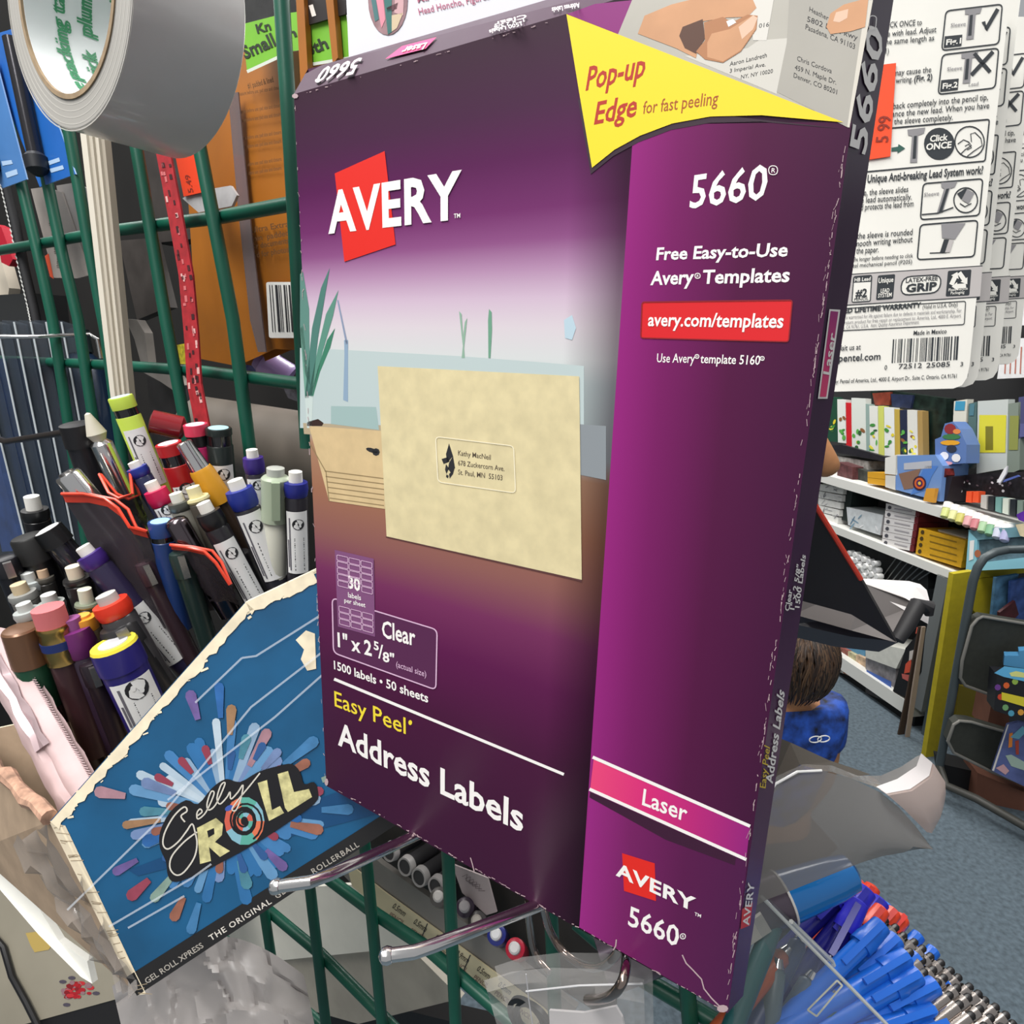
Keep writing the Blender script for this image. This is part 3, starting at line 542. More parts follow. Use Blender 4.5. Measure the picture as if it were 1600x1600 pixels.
pen('marker', 'marker', 'hot pink marker with pale blue disc, leaning beside the black one', kp(938, 655, .42), kp(1015, 1000, .40), .0074, [('cap_plug', mat('#bfe0ee', .35), [(-.004, .2), (-.004, .78), (.003, .8)]), ('cap', mat('#d63a57', .3), [(0, .8), (0, 1), (.14, 1.02)]), ('neck_band', BLACK, [(.14, .95), (.28, .95)]), ('barrel', mat('#c42a6c', .3), [(.28, .8), (.3, .95), (1, .9)])], (.55, 1.0, STK, 4))
marker('black marker with pale blue disc on its green-black cap', kp(1050, 672, .42), kp(1085, 1060, .40), .0080, '#17201e', (.42, .95), disc='#a9d4de', t=(.08, .2))
pen('chisel_marker', 'marker', 'chrome marker with exposed pale wedge tip in red pouch', kp(418, 600, .40), kp(560, 905, .385), .0072, [('barrel', CHROME, [(.42, .55), (.48, .9), (1, .95)]), ('tip', mat('#cfc9b8', .4), [(0, .05), (.02, .25), (.32, .82), (.43, .5)])], ext_=.06)
def pouch(lab, top, left, right, bot, d0, d1, red='#d8432f'):
    """soft smoky sleeve with a red rim: top = rim pixels, bot = two lower pixels"""
    d0, d1 = dm(d0), dm(d0) + .03; n = len(top); base = at(bot[0][0], bot[0][1], d1); root = thing('pencil_pouch', base, lab, 'pouch', None)
    f0 = [Vector(at(x, y, d0 - .008 * math.sin(math.pi * i / (n - 1)))) for i, (x, y) in enumerate(top)]
    bb = [at(bot[0][0] + (bot[1][0] - bot[0][0]) * i / (n - 1), bot[0][1] + (bot[1][1] - bot[0][1]) * i / (n - 1), d1 - .008 * math.sin(math.pi * i / (n - 1))) for i in range(n)]
    rows = [[f0[i].lerp(bb[i], j / 12) + GP.n * .0012 * math.sin(j * 1.7 + i * 2.1) for i in range(n)] for j in range(13)]
    back = [[p - GP.n * (.010 * math.sin(math.pi * (i + .02) / (n - .96)) + .0006) for i, p in enumerate(r)] for r in rows]
    mb = MB(); mb.grid(rows, mat('#3f383e', .45, alpha=.72)); mb.grid(back, mat('#2c272b', .4, alpha=.85)); mb.build('sleeve', root)
    mb = MB(); mb.grid([[rows[0][i].lerp(rows[1][i], -.15 + .3 * j) + GP.n * .0006 for i in range(n)] for j in range(4)], mat(red, .25, alpha=.85, coat=.4)); mb.tube([p + GP.n * .0006 for p in rows[0]], .0009, mat('#ee4a32', .3), 6); mb.tube([p - GP.n * .0002 for p in back[0]], .0009, mat('#ee4a32', .3), 6); mb.build('red_rim', root, 'translucent red rim'); return root
pouch('smoky pencil pouch with red rim round the chrome wedge-tip marker', [kp(*p, 0)[:2] for p in ((480, 895), (530, 985), (570, 1010), (640, 990), (632, 880))], 0, 0, [kp(*p, 0)[:2] for p in ((560, 1100), (720, 1160))], .385, .37)
pouch('largest smoky pouch with long wavy red rim, left of centre', [kp(*p, 0)[:2] for p in ((300, 990), (410, 990), (500, 1010), (570, 1060), (630, 1150), (700, 1170))], 0, 0, [kg(*p, 0)[:2] for p in ((640, 380), (900, 420))], .345, .34)
pouch('smoky pouch with wavy red rim, nearest the tray front', [kp(*p, 0)[:2] for p in ((822, 1235), (900, 1245), (980, 1265), (1040, 1320), (1110, 1425))], 0, 0, [kg(*p, 0)[:2] for p in ((960, 330), (1150, 300))], .345, .345)
pen('penholder', 'pen', 'chrome pen barrel standing in the largest smoky pouch', kp(320, 890, .37), kp(420, 1010, .362), .0072, [('barrel', CHROME, [(0, .6), (.02, .9), (.1, 1), (1, 1)]), ('ribbed_end', mat('#8f8c8a', .3, 1), [(-.06, .2), (-.05, .55), (0, .6)])], ext_=.1)
pen('penholder', 'pen', 'domed chrome pen standing in the pouch nearest the tray front', kp(835, 1105, .352), kp(950, 1300, .345), .0062, [('barrel', mat('#6b6266', .2, 1), [(0, .1), (.01, .5), (.05, .85), (.12, 1), (1, 1)])], ext_=.04)
pen('paintbrush', 'brush', 'brush with chrome ferrule above a mustard yellow sleeve', kp(880, 740, .385), kp(1180, 1210, .365), .0068, [('ferrule', CHROME, [(0, .5), (.01, .7), (.3, .88)]), ('sleeve', mat('#c98e1c', .45), [(.26, .95), (.29, 1.05), (.6, 1.15)]), ('handle', mat('#3a2d24', .35), [(.6, .95), (1, .8)])], ext_=.04)
mech('pencil with dark blue collar, behind the red pouch rim', kp(640, 835, .385), kp(790, 1090, .37), .0060, '#22328e', '#2a2f50')
mech('pencil with crimson collar and white eraser', kp(722, 930, .37), kp(900, 1250, .355), .0064, '#c81e50', '#36303a', st=(.34, .6), cap_t=(.12, .34))
mech('pencil with grey collar and clear barrel beside the crimson one', kp(842, 985, .366), kp(960, 1270, .352), .0062, '#4c4e48', '#77756c', '#e6e4d8', cap_t=(.14, .28))
mech('pencil with wide cream eraser, behind the white eraser pencils', kp(925, 955, .372), kp(1020, 1190, .36), .0068, '#d9cf9c', '#57524a', '#e9dfae', cap_t=(.2, .3))
mech('black pencil with barcode label running down to tray edge', kp(975, 1030, .352), kp(1230, 1500, .335), .0068, '#1b1b1d', '#222024', st=(.36, .98), cap_t=(.09, .24), seed=3)
mech('pencil with royal blue collar and long barcode label', kp(1128, 920, .365), kp(1330, 1400, .35), .0078, '#25348f', '#2b2a30', st=(.30, .96), cap_t=(.09, .27), seed=5)
mech('pencil with purple collar, behind the royal blue one', kp(1210, 775, .40), kp(1255, 1080, .385), .0062, '#3d2a80', '#302c36', st=(.42, .9), cap_t=(.12, .36), seed=6)
mech('rightmost pencil in the tray, dark blue collar with upright barcode label', kp(1420, 880, .36), kp(1435, 1360, .345), .0066, '#262c86', '#26242a', st=(.36, .98), cap_t=(.1, .24), seed=7)
pen('capped_pen', 'pen', 'sage green capped pen with clip and pale barrel', kp(1325, 900, .365), kp(1330, 1400, .35), .0080, [('cap', mat('#a9b59e', .4), [(0, .6), (.01, .85), (.03, 1), (.42, 1)]), ('barrel', mat('#c9c9bb', .4), [(.42, .72), (.44, .8), (1, .75)]), ('cap_knob', mat('#b9bcb4', .3), [(-.07, .5), (-.065, .62), (.0, .62)])], None, (mat('#9fae94', .4), .02, .36))
marker('navy marker with pale blue disc between two pouches', kp(770, 1120, .355), kp(830, 1420, .342), .0064, '#1f3a72', disc='#9fcbe6', t=(.22, .3))
# left and lower group
mech('pencil with white eraser in a black cap, farthest left of the upper row', kp(150, 1000, .40), kp(205, 1220, .385), .0075, '#19191b', '#1c1b1e', '#e9e6df', cap_t=(.28, .5))
pen('capped_pen', 'pen', 'black pen with white disc on its cap, tilted left', kp(225, 1160, .375), kp(370, 1330, .36), .0082, [('cap_plug', STK, [(-.01, .3), (-.01, .82), (0, .84)]), ('cap', BLACK, [(0, .86), (0, 1), (.4, 1.04)]), ('barrel', mat('#24222a', .2, coat=.5), [(.4, .9), (1, .9)])], ext_=.06)
pen('capped_pen', 'pen', 'plain black capped pen left of the white disc pen', kp(125, 1190, .37), kp(240, 1420, .355), .0086, [('cap', mat('#1a1a1a', .5), [(0, .5), (.015, .9), (.05, 1), (.5, 1.05)]), ('barrel', BLACK, [(.5, .9), (1, .9)])], ext_=.05)
mech('violet pencil with long white label slanting to tray edge', kg(395, 10, .345), kg(860, 560, .322), .0068, '#3f2478', '#2a2440', st=(.50, .98), cap_t=(.06, .16), seed=9)
mech('black pencil with cream eraser, left of the violet one', kg(350, 105, .35), kg(430, 330, .34), .0070, '#1f1e1e', '#252325', '#dcd2ba', cap_t=(.24, .36))
mech('pencil with tan eraser and clear barrel at far left', kg(85, 190, .35), kg(185, 400, .335), .0068, '#8e8f8c', '#6f6e6a', '#cbb896', cap_t=(.2, .36), alpha=.8)
mech('clear pencil with pale pointed top left of tan eraser pencils', kg(130, 135, .37), kg(200, 330, .355), .0066, '#b5bcbc', '#8d908c', '#d0d4d2', cap_t=(.2, .42), alpha=.8)
mech('pencil with small peach eraser, half hidden at left', kg(200, 120, .375), kg(260, 300, .36), .0050, '#55524c', '#3c3a38', '#d9b99a', cap_t=(.2, .34))
mech('clear pencil with pale barrel beside the pink eraser', kg(110, 285, .335), kg(175, 420, .33), .0062, '#a9aeac', '#8e928f', '#c2c4c0', cap_t=(.24, .5), alpha=.8)
mech('clear pencil with white lead case behind the pink eraser', kg(230, 240, .35), kg(300, 430, .34), .0066, '#9ea29e', '#77787a', '#c6c8c4', cap_t=(.2, .4), alpha=.8)
mech('pencil with pale green eraser behind the red collar one', kg(405, 215, .345), kg(450, 420, .335), .0060, '#79806e', '#34382f', '#cdd1bd', cap_t=(.3, .4))
mech('pencil with bright red collar and grey eraser', kg(505, 240, .322), kg(740, 640, .31), .0085, '#d8351f', '#3a383a', '#b4b2ae', cap_t=(.09, .25))
pen('wooden_pencil', 'pencil', 'maroon wooden pencil with pink eraser and gold ferrule', kg(228, 305, .312), kg(470, 1000, .292), .0074, [('eraser', mat('#cf6f72', .8), [(-.005, .7), (0, .95), (.11, .95)]), ('ferrule', mat('#b89a5c', .25, 1), [(.11, 1), (.13, 1.06), (.15, .98), (.19, 1.04), (.28, 1.06), (.32, 1.0), (.345, 1.06)]), ('ferrule_band', mat('#1e2f68', .35), [(.2, 1.08), (.25, 1.08)]), ('barrel', mat('#3a2226', .35, noise=.12, scale=90), [(.345, .96), (1, .96)])], ext_=.0)
mech('pencil with plum cap and chrome collar beside pink eraser pencil', kg(335, 355, .325), kg(520, 820, .305), .0080, '#6f2a6c', '#2e2030', '#8a4a82', cap_t=(.1, .36))
mech('pencil with orange yellow cap behind the plum one', kg(395, 340, .335), kg(440, 480, .328), .0062, '#e39a32', '#8a7a5c', '#eda544', cap_t=(.08, .5))
pen('capped_pen', 'pen', 'green pen with bronze brown cap at far left', kg(95, 400, .318), kg(225, 780, .302), .0082, [('cap', mat('#7b5a44', .3, .4), [(0, .6), (.01, .9), (.03, 1), (.44, 1.05)]), ('barrel', mat('#1f4f38', .4), [(.44, 1), (1, .85)]), ('tip_ring', CHROME, [(.99, .9), (1.0, .9)])], ext_=.012)
pen('marker', 'marker', 'navy marker with yellow ring on its cap and white label', kg(545, 480, .305), kg(690, 790, .292), .0105, [('cap_plug', mat('#b9b9bc', .35), [(-.02, .3), (-.02, .62), (0, .64)]), ('cap_ring', mat('#e9d943', .35), [(-.01, .62), (-.012, .95), (.03, 1.0)]), ('barrel', mat('#2a2472', .35), [(.03, 1), (.2, 1.03), (.34, 1.03), (.345, .97), (1, .97)])], (.45, 1.15, STK, 13), ext_=.01)
for i, (a, c, r, col, lab) in enumerate((((20, 60, .36), (130, 330, .34), .007, '#1b1b20', 'black barrel pen leaning at the extreme left edge, below blister packs'), ((560, 380, .33), (760, 700, .315), .0095, '#2c2b2d', 'dark grey ink bottle pen behind the yellow ring marker'), ((860, 30, .352), (985, 420, .338), .006, '#20302c', 'dark green pen between the two right pouches'), ((690, 80, .36), (860, 420, .34), .0055, '#3a2a30', 'slim dark pen behind the largest pouch'), ((1150, 40, .405), (1250, 220, .345), .006, '#1c1b1d', 'shiny black pen right of the black barcode pencil'), ((1010, 20, .41), (1100, 260, .35), .006, '#2b2024', 'dark brown pen behind the pouch nearest the front'), ((430, 560, .33), (560, 900, .305), .0055, '#241b22', 'dark plum pen in front of the yellow ring marker'), ((255, 480, .34), (400, 900, .315), .006, '#2a1d20', 'dark pen between bronze cap pen and maroon pencil'))):
    pen('capped_pen', 'pen', lab, kg(*a), kg(*c), r, [('cap', mat(col, .3), [(0, .5), (.02, .9), (.06, 1), (.3, 1)]), ('barrel', mat(col, .3), [(.3, .92), (1, .9)])], None, (mat('#8c8a88', .25, .8), .03, .28), None, .03)
pen('capped_pen', 'pen', 'wine red pen lying behind the lime highlighter', kp(720, 640, .43), kp(890, 680, .43), .0085, [('barrel', mat('#7c1820', .25, coat=.5), [(0, .5), (.05, .95), (.9, 1), (1, .6)])])
pen('capped_pen', 'pen', 'black capped pen behind the chrome wedge-tip marker', kp(360, 650, .42), kp(430, 860, .40), .010, [('cap', mat('#18171a', .45), [(0, .6), (.02, .95), (.5, 1)]), ('barrel', mat('#232227', .3), [(.5, .9), (1, .9)])], ext_=.05)
root = thing('padded_pouch', at(120, 1230, .336), 'pale pink padded pouch with stitched edge and crinkled foil, left end of the tray', 'pouch')
PINK = mat('#cdb3b3', .75, noise=.1, scale=60); a0, a1, b0, b1 = at(-60, 975, .37), at(8, 985, .365), at(95, 1275, .338), at(142, 1215, .334)
rows = []
for j in range(15):
    l, r_ = a0.lerp(b0, j / 14), a1.lerp(b1, j / 14); rows.append([l.lerp(r_, i / 8) + GP.n * (.006 * math.sin(math.pi * (i / 8 * .98 + .01)) * (1 - .45 * math.exp(-((i - 4) / .8) ** 2)) + .0008 * math.sin(j * 2.3 + i)) for i in range(9)])
mb = MB(); mb.grid(rows, PINK); mb.grid([[p - GP.n * (.005 + .006 * math.sin(math.pi * (i + .1) / 8.2)) for i, p in enumerate(r)] for r in rows], PINK); mb.build('padding', root)
mb = MB(); rd = random.Random(5); mb.grid([[p.lerp(r[7], 0) + GP.n * (.0008 + rd.uniform(0, .0016)) for p in r[3:7]] for r in rows[2:11]], mat('#c4adb0', .3, .35)); mb.build('foil_strip', root, 'crinkled silvery foil strip')
mb = MB()
for j in range(60):
    p = a1.lerp(b1, j / 60) + GP.n * .001; mb.tube([p, p + (a1 - a0).normalized() * .0028], .0003, mat('#b9a2a4', .8), 4)
mb.build('stitching', root)

# ================================================================== BEHIND AND LEFT OF THE GRID
def gpl(off): return FRONT.shifted(off)
def slab(name, off, px, m, label, cat, th=.002, group=None, extra=None, side=None, parent=None):
    """a card or packet parallel to the grid: outline in the photograph, own thickness"""
    pl = gpl(off); mb = MB(); mb.prism([pl.hit(*p) for p in px], GN * th, m, side); 
    if extra: extra(mb, pl)
    return mb.build(name, parent, label, cat, group, smooth=False)
DKS = mat('#3a3633', .7, noise=.3, scale=18)
slab('fixture_back', .42, [(-260, -60), (620, -200), (700, 1500), (-260, 1150)], mat('#191715', .8, noise=.35, scale=9), 'dark back panel of the display fixture behind the green grid', 'back panel', .01)
# orange mailers
ORG = mat('#9c5e1a', .42, noise=.14, scale=14); OTX = mat('#5d3a14', .7)
def mailer_print(mb, pl):
    for i in range(11): mb.text(pl, 'measure before use: pad size and closure', (372, 150 + i * 14), (440, 139 + i * 14), 6, OTX, .012) if i % 3 != 1 else None
    for t, y in (('Ultra Extra', 358), ('thin  padded', 372), ('for documents', 384), ('and for photos', 398)): mb.text(pl, t, (393, y + 6), (452, y - 4), 9, OTX, .016)
k1 = k(0, 0, 3.2)
ml = thing('padded_mailer', gp(390, 560, .16), 'orange padded mailer with small printed lines, hanging behind the grid', 'mailer', 'orange mailers behind the grid')
mb = MB(); pl = gpl(.150); rows = []
top, bot = [(268, 90), (330, 60), (400, 35), (470, 15), (540, -5)], [(300, 560), (360, 572), (420, 545), (480, 548), (560, 560)]
for j in range(9): rows.append([pl.hit(a[0] + (c[0] - a[0]) * j / 8, a[1] + (c[1] - a[1]) * j / 8) + GN * (.006 - .006 * math.sin(math.pi * i / 4) * math.sin(math.pi * j / 8)) for i, (a, c) in enumerate(zip(top, bot))])
mb.grid(rows, ORG); mb.grid([[p + GN * .016 for p in r] for r in rows], ORG); mb.build('envelope', ml)
mb = MB(); mailer_print(mb, gpl(.1485)); mb.build('printed_lines', ml, 'faded black printed lines', smooth=False); mb = MB(); mb.text(gpl(.1485), '#1 padded & lined', (388, 139), (428, 128), 9, OTX, .02); mb.build('size_print', ml, smooth=False)
mb = MB(); pq = gpl(.146); mb.rrect(pq, [k1(1330, 1410), k1(1500, 1410), k1(1500, 1690), k1(1345, 1690)], None, 0, 0, .08, mat('#e4e3de', .4)); mb.bars(pq, k1(1345, 1425), k1(1500, 1425), k1(1362, 1660), 12, INK, 2e-4, 4); mb.build('barcode_sticker', ml, 'white barcode sticker', smooth=False)
mb = MB(); mb.prism([pq.hit(*p) for p in (k1(1140, 470), k1(1190, 460), k1(1260, 1200), k1(1310, 1600), k1(1330, 1760), k1(1290, 1760), k1(1250, 1600), k1(1190, 1050))], GN * .001, mat('#75696a', .2, alpha=.75, coat=.4)); mb.build('clear_seam', ml, 'clear shiny seam down the front', smooth=False)
LIME = mat('#6fae2e', .5, noise=.06); WTX = mat('#1b2a14', .6)
def green_tag(px, texts, lab, off):
    pl = gpl(off); mb = MB(); mb.prism([pl.hit(*p) for p in px], GN * .0008, LIME, STK)
    for t in texts: mb.text(pl, t[0], t[1], t[2], t[3], WTX, .03, 3e-4)
    for a, c in zip(px[-2:], px[:1] + px[:1]): pass
    mb.ribbon(pl, [px[-1], px[-2]], 5, mat('#c9cfc4', .5), 4e-4)
    return mb.build('paper_tag', None, lab, 'tag', 'bright green hand written tags', smooth=False)
green_tag([(378, 38), (440, 22), (468, 18), (474, 78), (455, 80), (386, 112)], [('Kn', (402, 52), (424, 46), 14), ('Small', (383, 92), (432, 70), 20), ('n', (452, 60), (464, 56), 14)], 'green hand written tag reading Small, behind the left grid wire', .135)
green_tag([(476, 40), (540, 15), (550, 90), (478, 102)], [('8th', (480, 88), (514, 74), 18), ('8', (526, 84), (534, 80), 16)], 'green hand written tag right of the grid wire above the purple box', .13)
slab('header_card', .128, [(470, -20), (545, -20), (540, 22), (478, 40)], mat('#221c1c', .4), 'black header card with script letters above the green tag', 'card', .001, extra=lambda mb, pl: mb.text(pl, 'il', (474, 30), (494, 24), 18, mat('#d8d0c8', .5), .01, 2e-4))
slab('mailer_bag', .136, [(376, -20), (450, -20), (470, 18), (380, 40)], mat('#2a2a2a', .25, noise=.4, scale=50), 'dark shiny bag top above the green tag Small', 'bag', .004)
for i, px in enumerate(([(462, -10), (474, -10), (482, 130), (470, 140)], [(508, -10), (520, -10), (528, 90), (520, 100)])):
    slab('mailer_edge', .125, px, ORG, ('folded orange mailer edge left of the upper green tag', 'second folded orange mailer edge crossing the upper green tag')[i], 'mailer', .004)
# price sticker, red strap, packs in the dark
slab('price_sticker', .122, [(268, 215), (306, 214), (318, 300), (287, 307)], mat('#e8431c', .5), 'bright orange price sticker behind the red strap', 'sticker', .0008, extra=lambda mb, pl: mb.text(pl, '5.49', (302, 300), (296, 272), 8, mat('#8a2410', .6), .01, 2e-4))
slab('clear_packet', .124, [(285, 310), (300, 300), (360, 290), (370, 305), (362, 322), (310, 332)], mat('#a9a7a8', .2, noise=.2, scale=60), 'crinkled clear packet corner under the orange sticker', 'packet', .002)
lan = thing('lanyard', gp(310, 660, .072), 'dark red printed lanyard strap hanging through the grid', 'lanyard')
mb = MB(); pl = gpl(.072); path = [(238, 150), (250, 215), (272, 330), (290, 430), (298, 520), (303, 600), (316, 668)]
for a, c in zip(path, path[1:]):
    mb.prism([pl.hit(a[0] - 11, a[1]), pl.hit(c[0] - 11, c[1]), pl.hit(c[0] + 11, c[1]), pl.hit(a[0] + 11, a[1])], GN * .0012, mat('#a01d26', .7, noise=.25, scale=150))
rd = random.Random(8)
for i in range(70):
    t_ = rd.random() * 5.99; j = int(t_); a, c = Vector(path[j]), Vector(path[j + 1]); p = a.lerp(c, t_ - j) + Vector((rd.uniform(-8, 8), 0)); d_ = (c - a).normalized() * rd.uniform(4, 11)
    mb.ribbon(pl, [p, p + d_], rd.uniform(2.5, 4.5), mat(rd.choice(['#4a1218', '#d9a8a4', '#3a0f16', '#c7686a']), .7), 2e-4)
mb.build('woven_strap', lan, smooth=False)
# white slats
for i in range(4):
    px = [(122 + i * 9.4, 180), (131 + i * 9.4, 178), (182 + i * 7.6, 640), (175 + i * 7.6, 640)]
    slab('paper_board', .058 + i * .0015, px, mat(('#d2cbbc', '#bdb5a5', '#c9c1b1', '#a39a8b')[i], .85), ('left edge board of the tall cream bundle under the tape roll', 'second board from left in the tall cream bundle', 'third board from left in the tall cream bundle', 'right edge board of the tall cream bundle under the tape roll')[i], 'board', .004, 'cream boards hanging edge on')
# blue carded pens, upper left
def bluecard(px, lab, off, c, pn, tx):
    t = thing('carded_pen', gpl(off).hit(*px[2]), lab, 'pen pack', 'blue carded pens'); pl = gpl(off)
    mb = MB(); mb.prism([pl.hit(*p) for p in px], GN * .001, mat(c, .4, noise=.08, scale=30), mat('#8fb0d8', .5)); 
    for q in tx: mb.poly(pl, q, mat('#a9c4e2', .5), 2e-4)
    mb.build('card', t, smooth=False)
    mb = MB(); mb.tube([pl.hit(*pn[0], .006), pl.hit(*pn[1], .006)], .0052, mat('#3b3a3e', .2, .6), 14); mb.build('pen_barrel', t)
    mb = MB(); e = pl.hit(*pn[1], .006); d_ = (e - pl.hit(*pn[0], .006)).normalized(); mb.lathe(e, d_, [(0, .0056), (.003, .0085), (.012, .008), (.016, .003)], mat('#15181f', .5), 14); mb.build('pen_cap', t)
    return t
bluecard([(-30, 60), (36, 40), (118, 272), (62, 292)][:2] + [(118, 272), (62, 292)], 'bright blue carded pen pack under the tape roll', .082, '#2263b4', ((16, 60), (54, 240)), [[(75, 252), (92, 246), (94, 252), (77, 258)], [(77, 264), (98, 258), (100, 264), (80, 270)]])
bluecard([(-60, 110), (-8, 90), (42, 280), (4, 294), (-50, 200)], 'paler blue carded pen pack at the top left edge', .078, '#4a7cb8', ((-40, 120), (-20, 240)), [[(2, 252), (18, 250), (20, 256), (4, 259)], [(8, 270), (26, 264), (28, 272), (11, 278)]])
cd = [gp(*p, .098) for p in ((10, 290), (24, 350), (38, 420), (52, 480), (60, 520))]
mb = MB(); mb.tube(cd, .0042, mat('#1d1d20', .7), 10)
for i in range(34):
    a = i / 34 * 3.99; j = int(a); p = cd[j].lerp(cd[j + 1], a - j) - GN * .0047; s_ = (XV * 0 + exU.normalized()) * .0022; mb.face([p - s_ + Vector((0, 0, .001)), p + s_ * .5 + Vector((0, 0, -.0018)), p + s_ + Vector((0, 0, -.0004)), p - s_ * .2 + Vector((0, 0, .0024))], mat('#d6d6d2', .7))
mb.build('braided_cord', None, 'black and white braided cord hanging at the left edge', 'cord')
slab('carded_pack', .128, [(48, 295), (70, 292), (96, 300), (140, 430), (120, 435), (84, 434)], mat('#a59d96', .6, noise=.1), 'greyish carded pack printed with tiny text behind left grid wires', 'card', .0015, extra=lambda mb, pl: ([mb.text(pl, 'ABCDEF', (96 - i * 4, 420 - i * 22), (97 - i * 4, 402 - i * 22), 8, mat('#55504c', .6), .01, 2e-4) for i in range(4)], mb.poly(pl, [(70, 400), (76, 396), (84, 436), (78, 432)], mat('#d5502c', .6), 2e-4)))
slab('carded_pack', .130, [(88, 290), (118, 285), (148, 300), (146, 428), (116, 432)], mat('#b1aaa4', .6, noise=.1), 'second greyish carded pack, just left of the cream bundle', 'card', .0015, extra=lambda mb, pl: [mb.text(pl, 'pastel', (122 - i * 7, 420 - i * 30), (119 - i * 7, 396 - i * 30), 9, mat('#6a635e', .6), .01, 2e-4) for i in range(3)])
slab('crimson_tool', .11, [(-8, 350), (2, 355), (20, 405), (14, 416), (2, 410)], mat('#b5162e', .35), 'crimson tool tip at the left edge beside the braided cord', 'tool', .008)
slab('cream_pack', .115, [(-40, 330), (0, 400), (14, 450), (12, 470), (-40, 470)], mat('#c9bfae', .7), 'cream pack at the left edge under the crimson tool tip', 'pack', .01)
slab('black_clip', .105, [(-20, 462), (48, 458), (56, 520), (-20, 530)], mat('#26282a', .5), 'black plastic block at the left edge above the blister packs', 'clip block', .03)
# blister packs on their hook
BLI = mat('#525b66', .12, alpha=.35); BLU = mat('#1d3560', .4, noise=.35, scale=40); RIM = mat('#b9c0c4', .2)
def blister(dx, off, lab, blue):
    t = thing('blister_pack', gpl(off).hit(60 + dx, 860), lab, 'blister pack', 'clear blister packs on a wire'); pl = gpl(off)
    e = [(3 + dx, 500), (22 + dx, 506), (60 + dx * .95, 690), (98 + dx * .85, 868), (48 + dx * .85, 872), (20 + dx * .9, 700)]
    mb = MB(); mb.prism([pl.hit(*p) for p in e], GN * .010, BLI); mb.build('clear_shell', t, smooth=False)
    mb = MB(); mb.prism([pl.hit(*p, -.003) for p in ((12 + dx, 560), (26 + dx, 560), (62 + dx * .95, 740), (88 + dx * .85, 860), (56 + dx * .85, 862), (22 + dx * .9, 690))], GN * .005, mat(blue, .4, noise=.35, scale=40)); mb.build('insert', t, 'dark blue insert', smooth=False)
    mb = MB(); mb.tube([pl.hit(*p) for p in ((22 + dx, 503), (60 + dx * .95, 690), (98 + dx * .85, 868))], .0008, RIM, 6); mb.build('edge_rim', t)
for i, (dx, c) in enumerate(((-62, '#2c4f94'), (-28, '#27477e'), (0, '#1c2f52'), (26, '#1d2a44'), (50, '#20293a'), (74, '#222833'))):
    blister(dx, .050 + i * .011, ('nearest clear blister pack at the left frame edge', 'second clear blister pack from the left edge', 'third clear blister pack from the left edge', 'fourth clear blister pack, over dark blue insert', 'fifth clear blister pack, with blackish insert', 'farthest clear blister pack, next to the dark blue bottle')[i], c)
mb = MB(); mb.tube([gp(-20, 526, .045), gp(60, 526, .07), gp(140, 522, .11), gp(152, 530, .112), gp(158, 560, .113)], .0017, CHROME, 10); mb.build('display_wire', None, 'bright wire threading the blister packs', 'wire')
mb = MB(); mb.tube([gp(-30, 676, .034), gp(10, 690, .034), gp(60, 682, .036), (gp(112, 674, .038))], .0026, mat('#4a4342', .25, .8), 10); mb.build('display_wire', None, 'darker bar crossing the front of the blister packs', 'wire')
t = thing('glue_bottle', gp(150, 690, .13), 'dark navy bottle behind the farthest blister pack', 'bottle')
bp, bt = gp(152, 700, .138), gp(128, 560, .138); ax = bt - bp; L = ax.length
MB().lathe(bp, ax, [(0, .02), (.004, .023), (L * .9, .021), (L, .014), (L * 1.06, .009)], mat('#14304f', .25, coat=.5), 24).build('bottle_body', t); MB().lathe(bp + ax * 1.06, ax, [(0, .011), (.022, .010), (.024, .004)], mat('#39474a', .3), 16).build('bottle_cap', t)
slab('boxed_pack', .20, [(200, 215), (300, 215), (330, 370), (240, 380)], mat('#35302d', .6, noise=.3), 'dim brown pack between two grid wires right of cream bundle', 'pack', .02)
slab('boxed_pack', .19, [(186, 376), (235, 372), (262, 480), (214, 500)], mat('#4a4542', .6, noise=.3), 'grey carded pack under the upper green cross wire', 'pack', .01)
slab('curved_tool', .17, [(196, 498), (214, 500), (226, 520), (232, 570), (246, 580), (250, 572), (270, 580), (286, 602), (274, 612), (250, 596), (224, 582), (210, 530)], mat('#8b857f', .4, noise=.15), 'curved grey plastic tool behind the second grid wire', 'tool', .008)
slab('carded_pack', .18, [(272, 540), (296, 535), (300, 576), (282, 580)], mat('#d8c93a', .5, noise=.4, scale=300), 'small yellow packet left of the red lanyard', 'packet', .004)
slab('boxed_pack', .20, [(230, 590), (265, 590), (290, 700), (240, 700)], mat('#2d2c2e', .3, noise=.4, scale=40), 'black packs below the lower green cross wire', 'pack', .02)
for p, q, c, lab in (((402, 556, .175), (448, 588, .19), '#a48cc4', 'lavender bottle cap under the orange mailer'), ((380, 560, .19), (405, 584, .2), '#2f3f78', 'navy bottle cap beside the lavender one')):
    a, c_ = gpl(p[2]).hit(*p[:2]), gpl(q[2]).hit(*q[:2]); ax = c_ - a; MB().lathe(a, ax, [(0, .006), (.001, .0095), (.006, .011), (.0065, .0118), (ax.length * .5, .0118), (ax.length * .5 + .001, .0112), (ax.length, .0122), (ax.length + .003, .0105)], mat(c, .3, coat=.4), 24).build('bottle_cap_body', None, lab, 'cap')
a, c_ = gp(320, 672, .16), gp(640, 735, .16); MB().tube([a, a.lerp(c_, .5), c_], .030, mat('#6f675e', .6, noise=.12, scale=20), 24).build('support_tube', None, 'thick grey fixture tube behind the grid, left of the purple box', 'tube')
